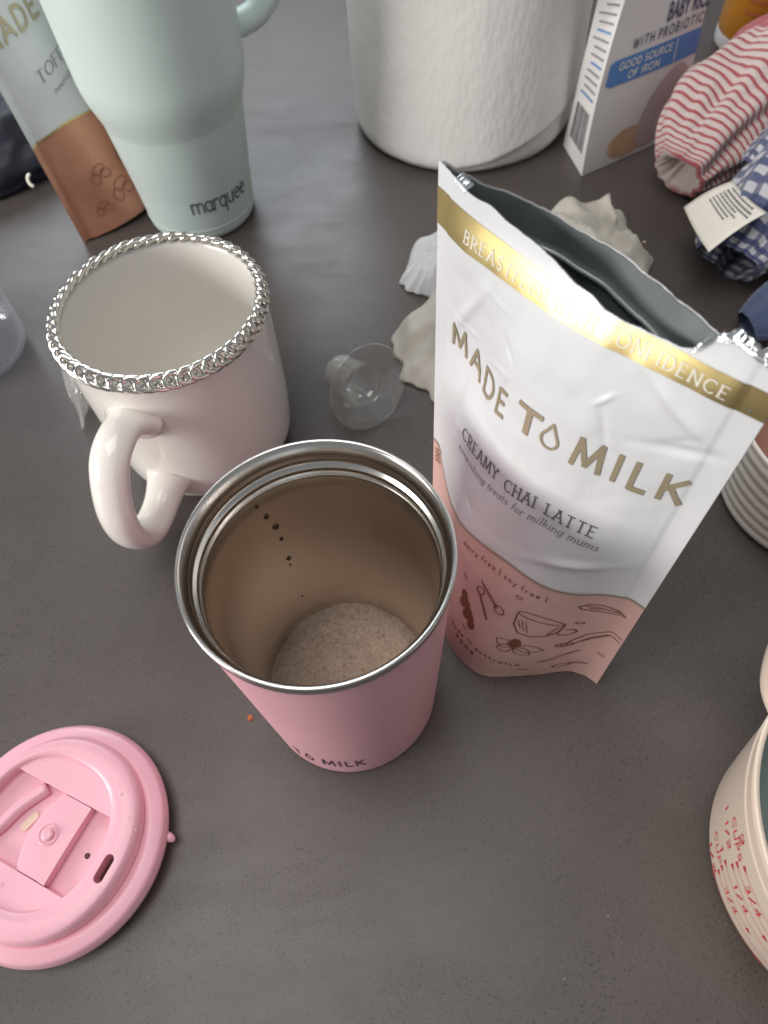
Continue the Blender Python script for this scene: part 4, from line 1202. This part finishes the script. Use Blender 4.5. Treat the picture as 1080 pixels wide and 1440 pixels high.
# ================================================================== measuring jug
JX, JY = 0.1765, 0.0150
jug = thing('measuring_jug', 'cream measuring jug with red cup markings at the counter front', 'jug', (JX, JY, 0))
jr = lambda z: 0.0545 + 0.0118 * (z / 0.088) ** 0.9 - 0.006 * max(0, 1 - z / 0.010) ** 2
pr_ = [(0, 0.0005), (0.0455, 0.0005)] + [(jr(z), z) for z in [0.001 + 0.003 * k for k in range(29)]]
pr_ += [(0.0672, 0.0868), (0.0678, 0.0880), (0.0672, 0.0890), (0.0658, 0.0882)]
V, F = lathe(pr_, 128); build('jug_body', V, F, 'jug', jug)
V, F = lathe([(0.0658, 0.0884), (0.0640, 0.080), (0.0590, 0.05), (0.0530, 0.012), (0, 0.008)], 128); build('inner_wall', V, F, 'jugglass', jug)
for z in (0.072, 0.0815):
    V, F = lathe([(jr(z) - .0002, z - .0012), (jr(z) + .0005, z), (jr(z) - .0001, z + .0012)], 128); build('moulded_ring', V, F, 'jug', jug)
path = catmull([(0.060 * math.cos(1.78), 0.060 * math.sin(1.78), 0.083), (0.076 * math.cos(1.78), 0.076 * math.sin(1.78), 0.086), (0.083 * math.cos(1.78), 0.083 * math.sin(1.78), 0.066), (0.072 * math.cos(1.78), 0.072 * math.sin(1.78), 0.035), (0.055 * math.cos(1.78), 0.055 * math.sin(1.78), 0.028)], 8)
V, F = tube(path, 0.0062, 14, ref=(-math.sin(1.78), math.cos(1.78), 0), flat=1.3)
build('handle', V, F, 'jug', jug)
def jsurf(a, z):
    r = jr(z) + 0.0004
    return (r * math.cos(math.radians(a)), r * math.sin(math.radians(a)), z)
def jtext(t, a0, a1, z, h):
    print_text('marking', t, 'redink', jug, jsurf, a0, a1, z, h, width=0.14, gap=0.3)
jtext('1/2', 166, 177, .0115, .0040)
jtext('1', 170, 172, .0300, .0045); jtext('CUP', 164, 175, .0235, .0042)
jtext('3/4', 183, 192, .0212, .0040)
jtext('1 1/2', 158, 172, .0425, .0042)
jtext('1/4', 183, 192, .0365, .0040)
jtext('2', 170, 173, .0605, .0050); jtext('CUPS', 164, 177, .0540, .0042)
jtext('3/4', 184, 193, .0510, .0042)
def jmark(a, z, k=1.0):
    w, h = 1.3 * k, 0.0014 * k
    build('marking', [jsurf(a - w, z + h), jsurf(a - w, z - h), jsurf(a + w, z)], [(0, 1, 2)], 'redink', jug, smooth=False)
for z, a0, a1 in ((.0105, 178, 222), (.0195, 178, 224), (.0265, 177, 198), (.0340, 176, 226), (.0430, 178, 200), (.0500, 178, 228), (.0580, 180, 230)):
    V, F, U = grid(lambda u, v: jsurf(a0 + (a1 - a0) * u, z + 0.00035 * v), 20, 1)
    build('marking', V, F, 'redink', jug, smooth=False)
    jmark(a0, z + .0003); jmark(a1, z + .0003)
for a, z in ((208, .006), (216, .008), (224, .0100)):
    jtext('0', a, a + 3, z, .005)

# ================================================================== crumbs and marks
def crumb(label, x, y, r, mat, seed):
    bm = bmesh.new()
    bmesh.ops.create_icosphere(bm, subdivisions=2, radius=r)
    for v in bm.verts:
        v.co *= 1 + 0.35 * noise.noise(v.co * (1.6 / r) + Vector((seed, 0, 0)))
        v.co.z = max(v.co.z * 0.5 + r * 0.45, 0.0002)
        v.co += Vector((x, y, 0))
    me = bpy.data.meshes.new('crumb'); bm.to_mesh(me); bm.free()
    me.materials.append(M[mat])
    o = bpy.data.objects.new('crumb', me); COL.objects.link(o)
    return tag(o, label, 'crumb')
crumb('tiny orange crumb on the counter beside the pink cup', -0.0732, 0.1016, 0.0014, 'crumb', 1)
crumb('tiny pale crumb on the counter behind the chai pouch', 0.203, 0.417, 0.0011, 'palecrumb', 5)
V, F = [], []
for k in range(40):
    t = random.random()
    x = 0.1215 + 0.004 * t + random.gauss(0, .0011); y = 0.005 - 0.014 * t + random.gauss(0, .0018)
    v, f = lathe([(random.uniform(.0001, .0003), 0.0001), (0, 0.00015)], 6, (x, y, 0))
    V, F = join((V, F), (v, f))
o = build('powder_residue', V, F, 'dust')
tag(o, 'faint white powder residue on the counter beside the measuring jug', 'residue')
o['kind'] = 'stuff'
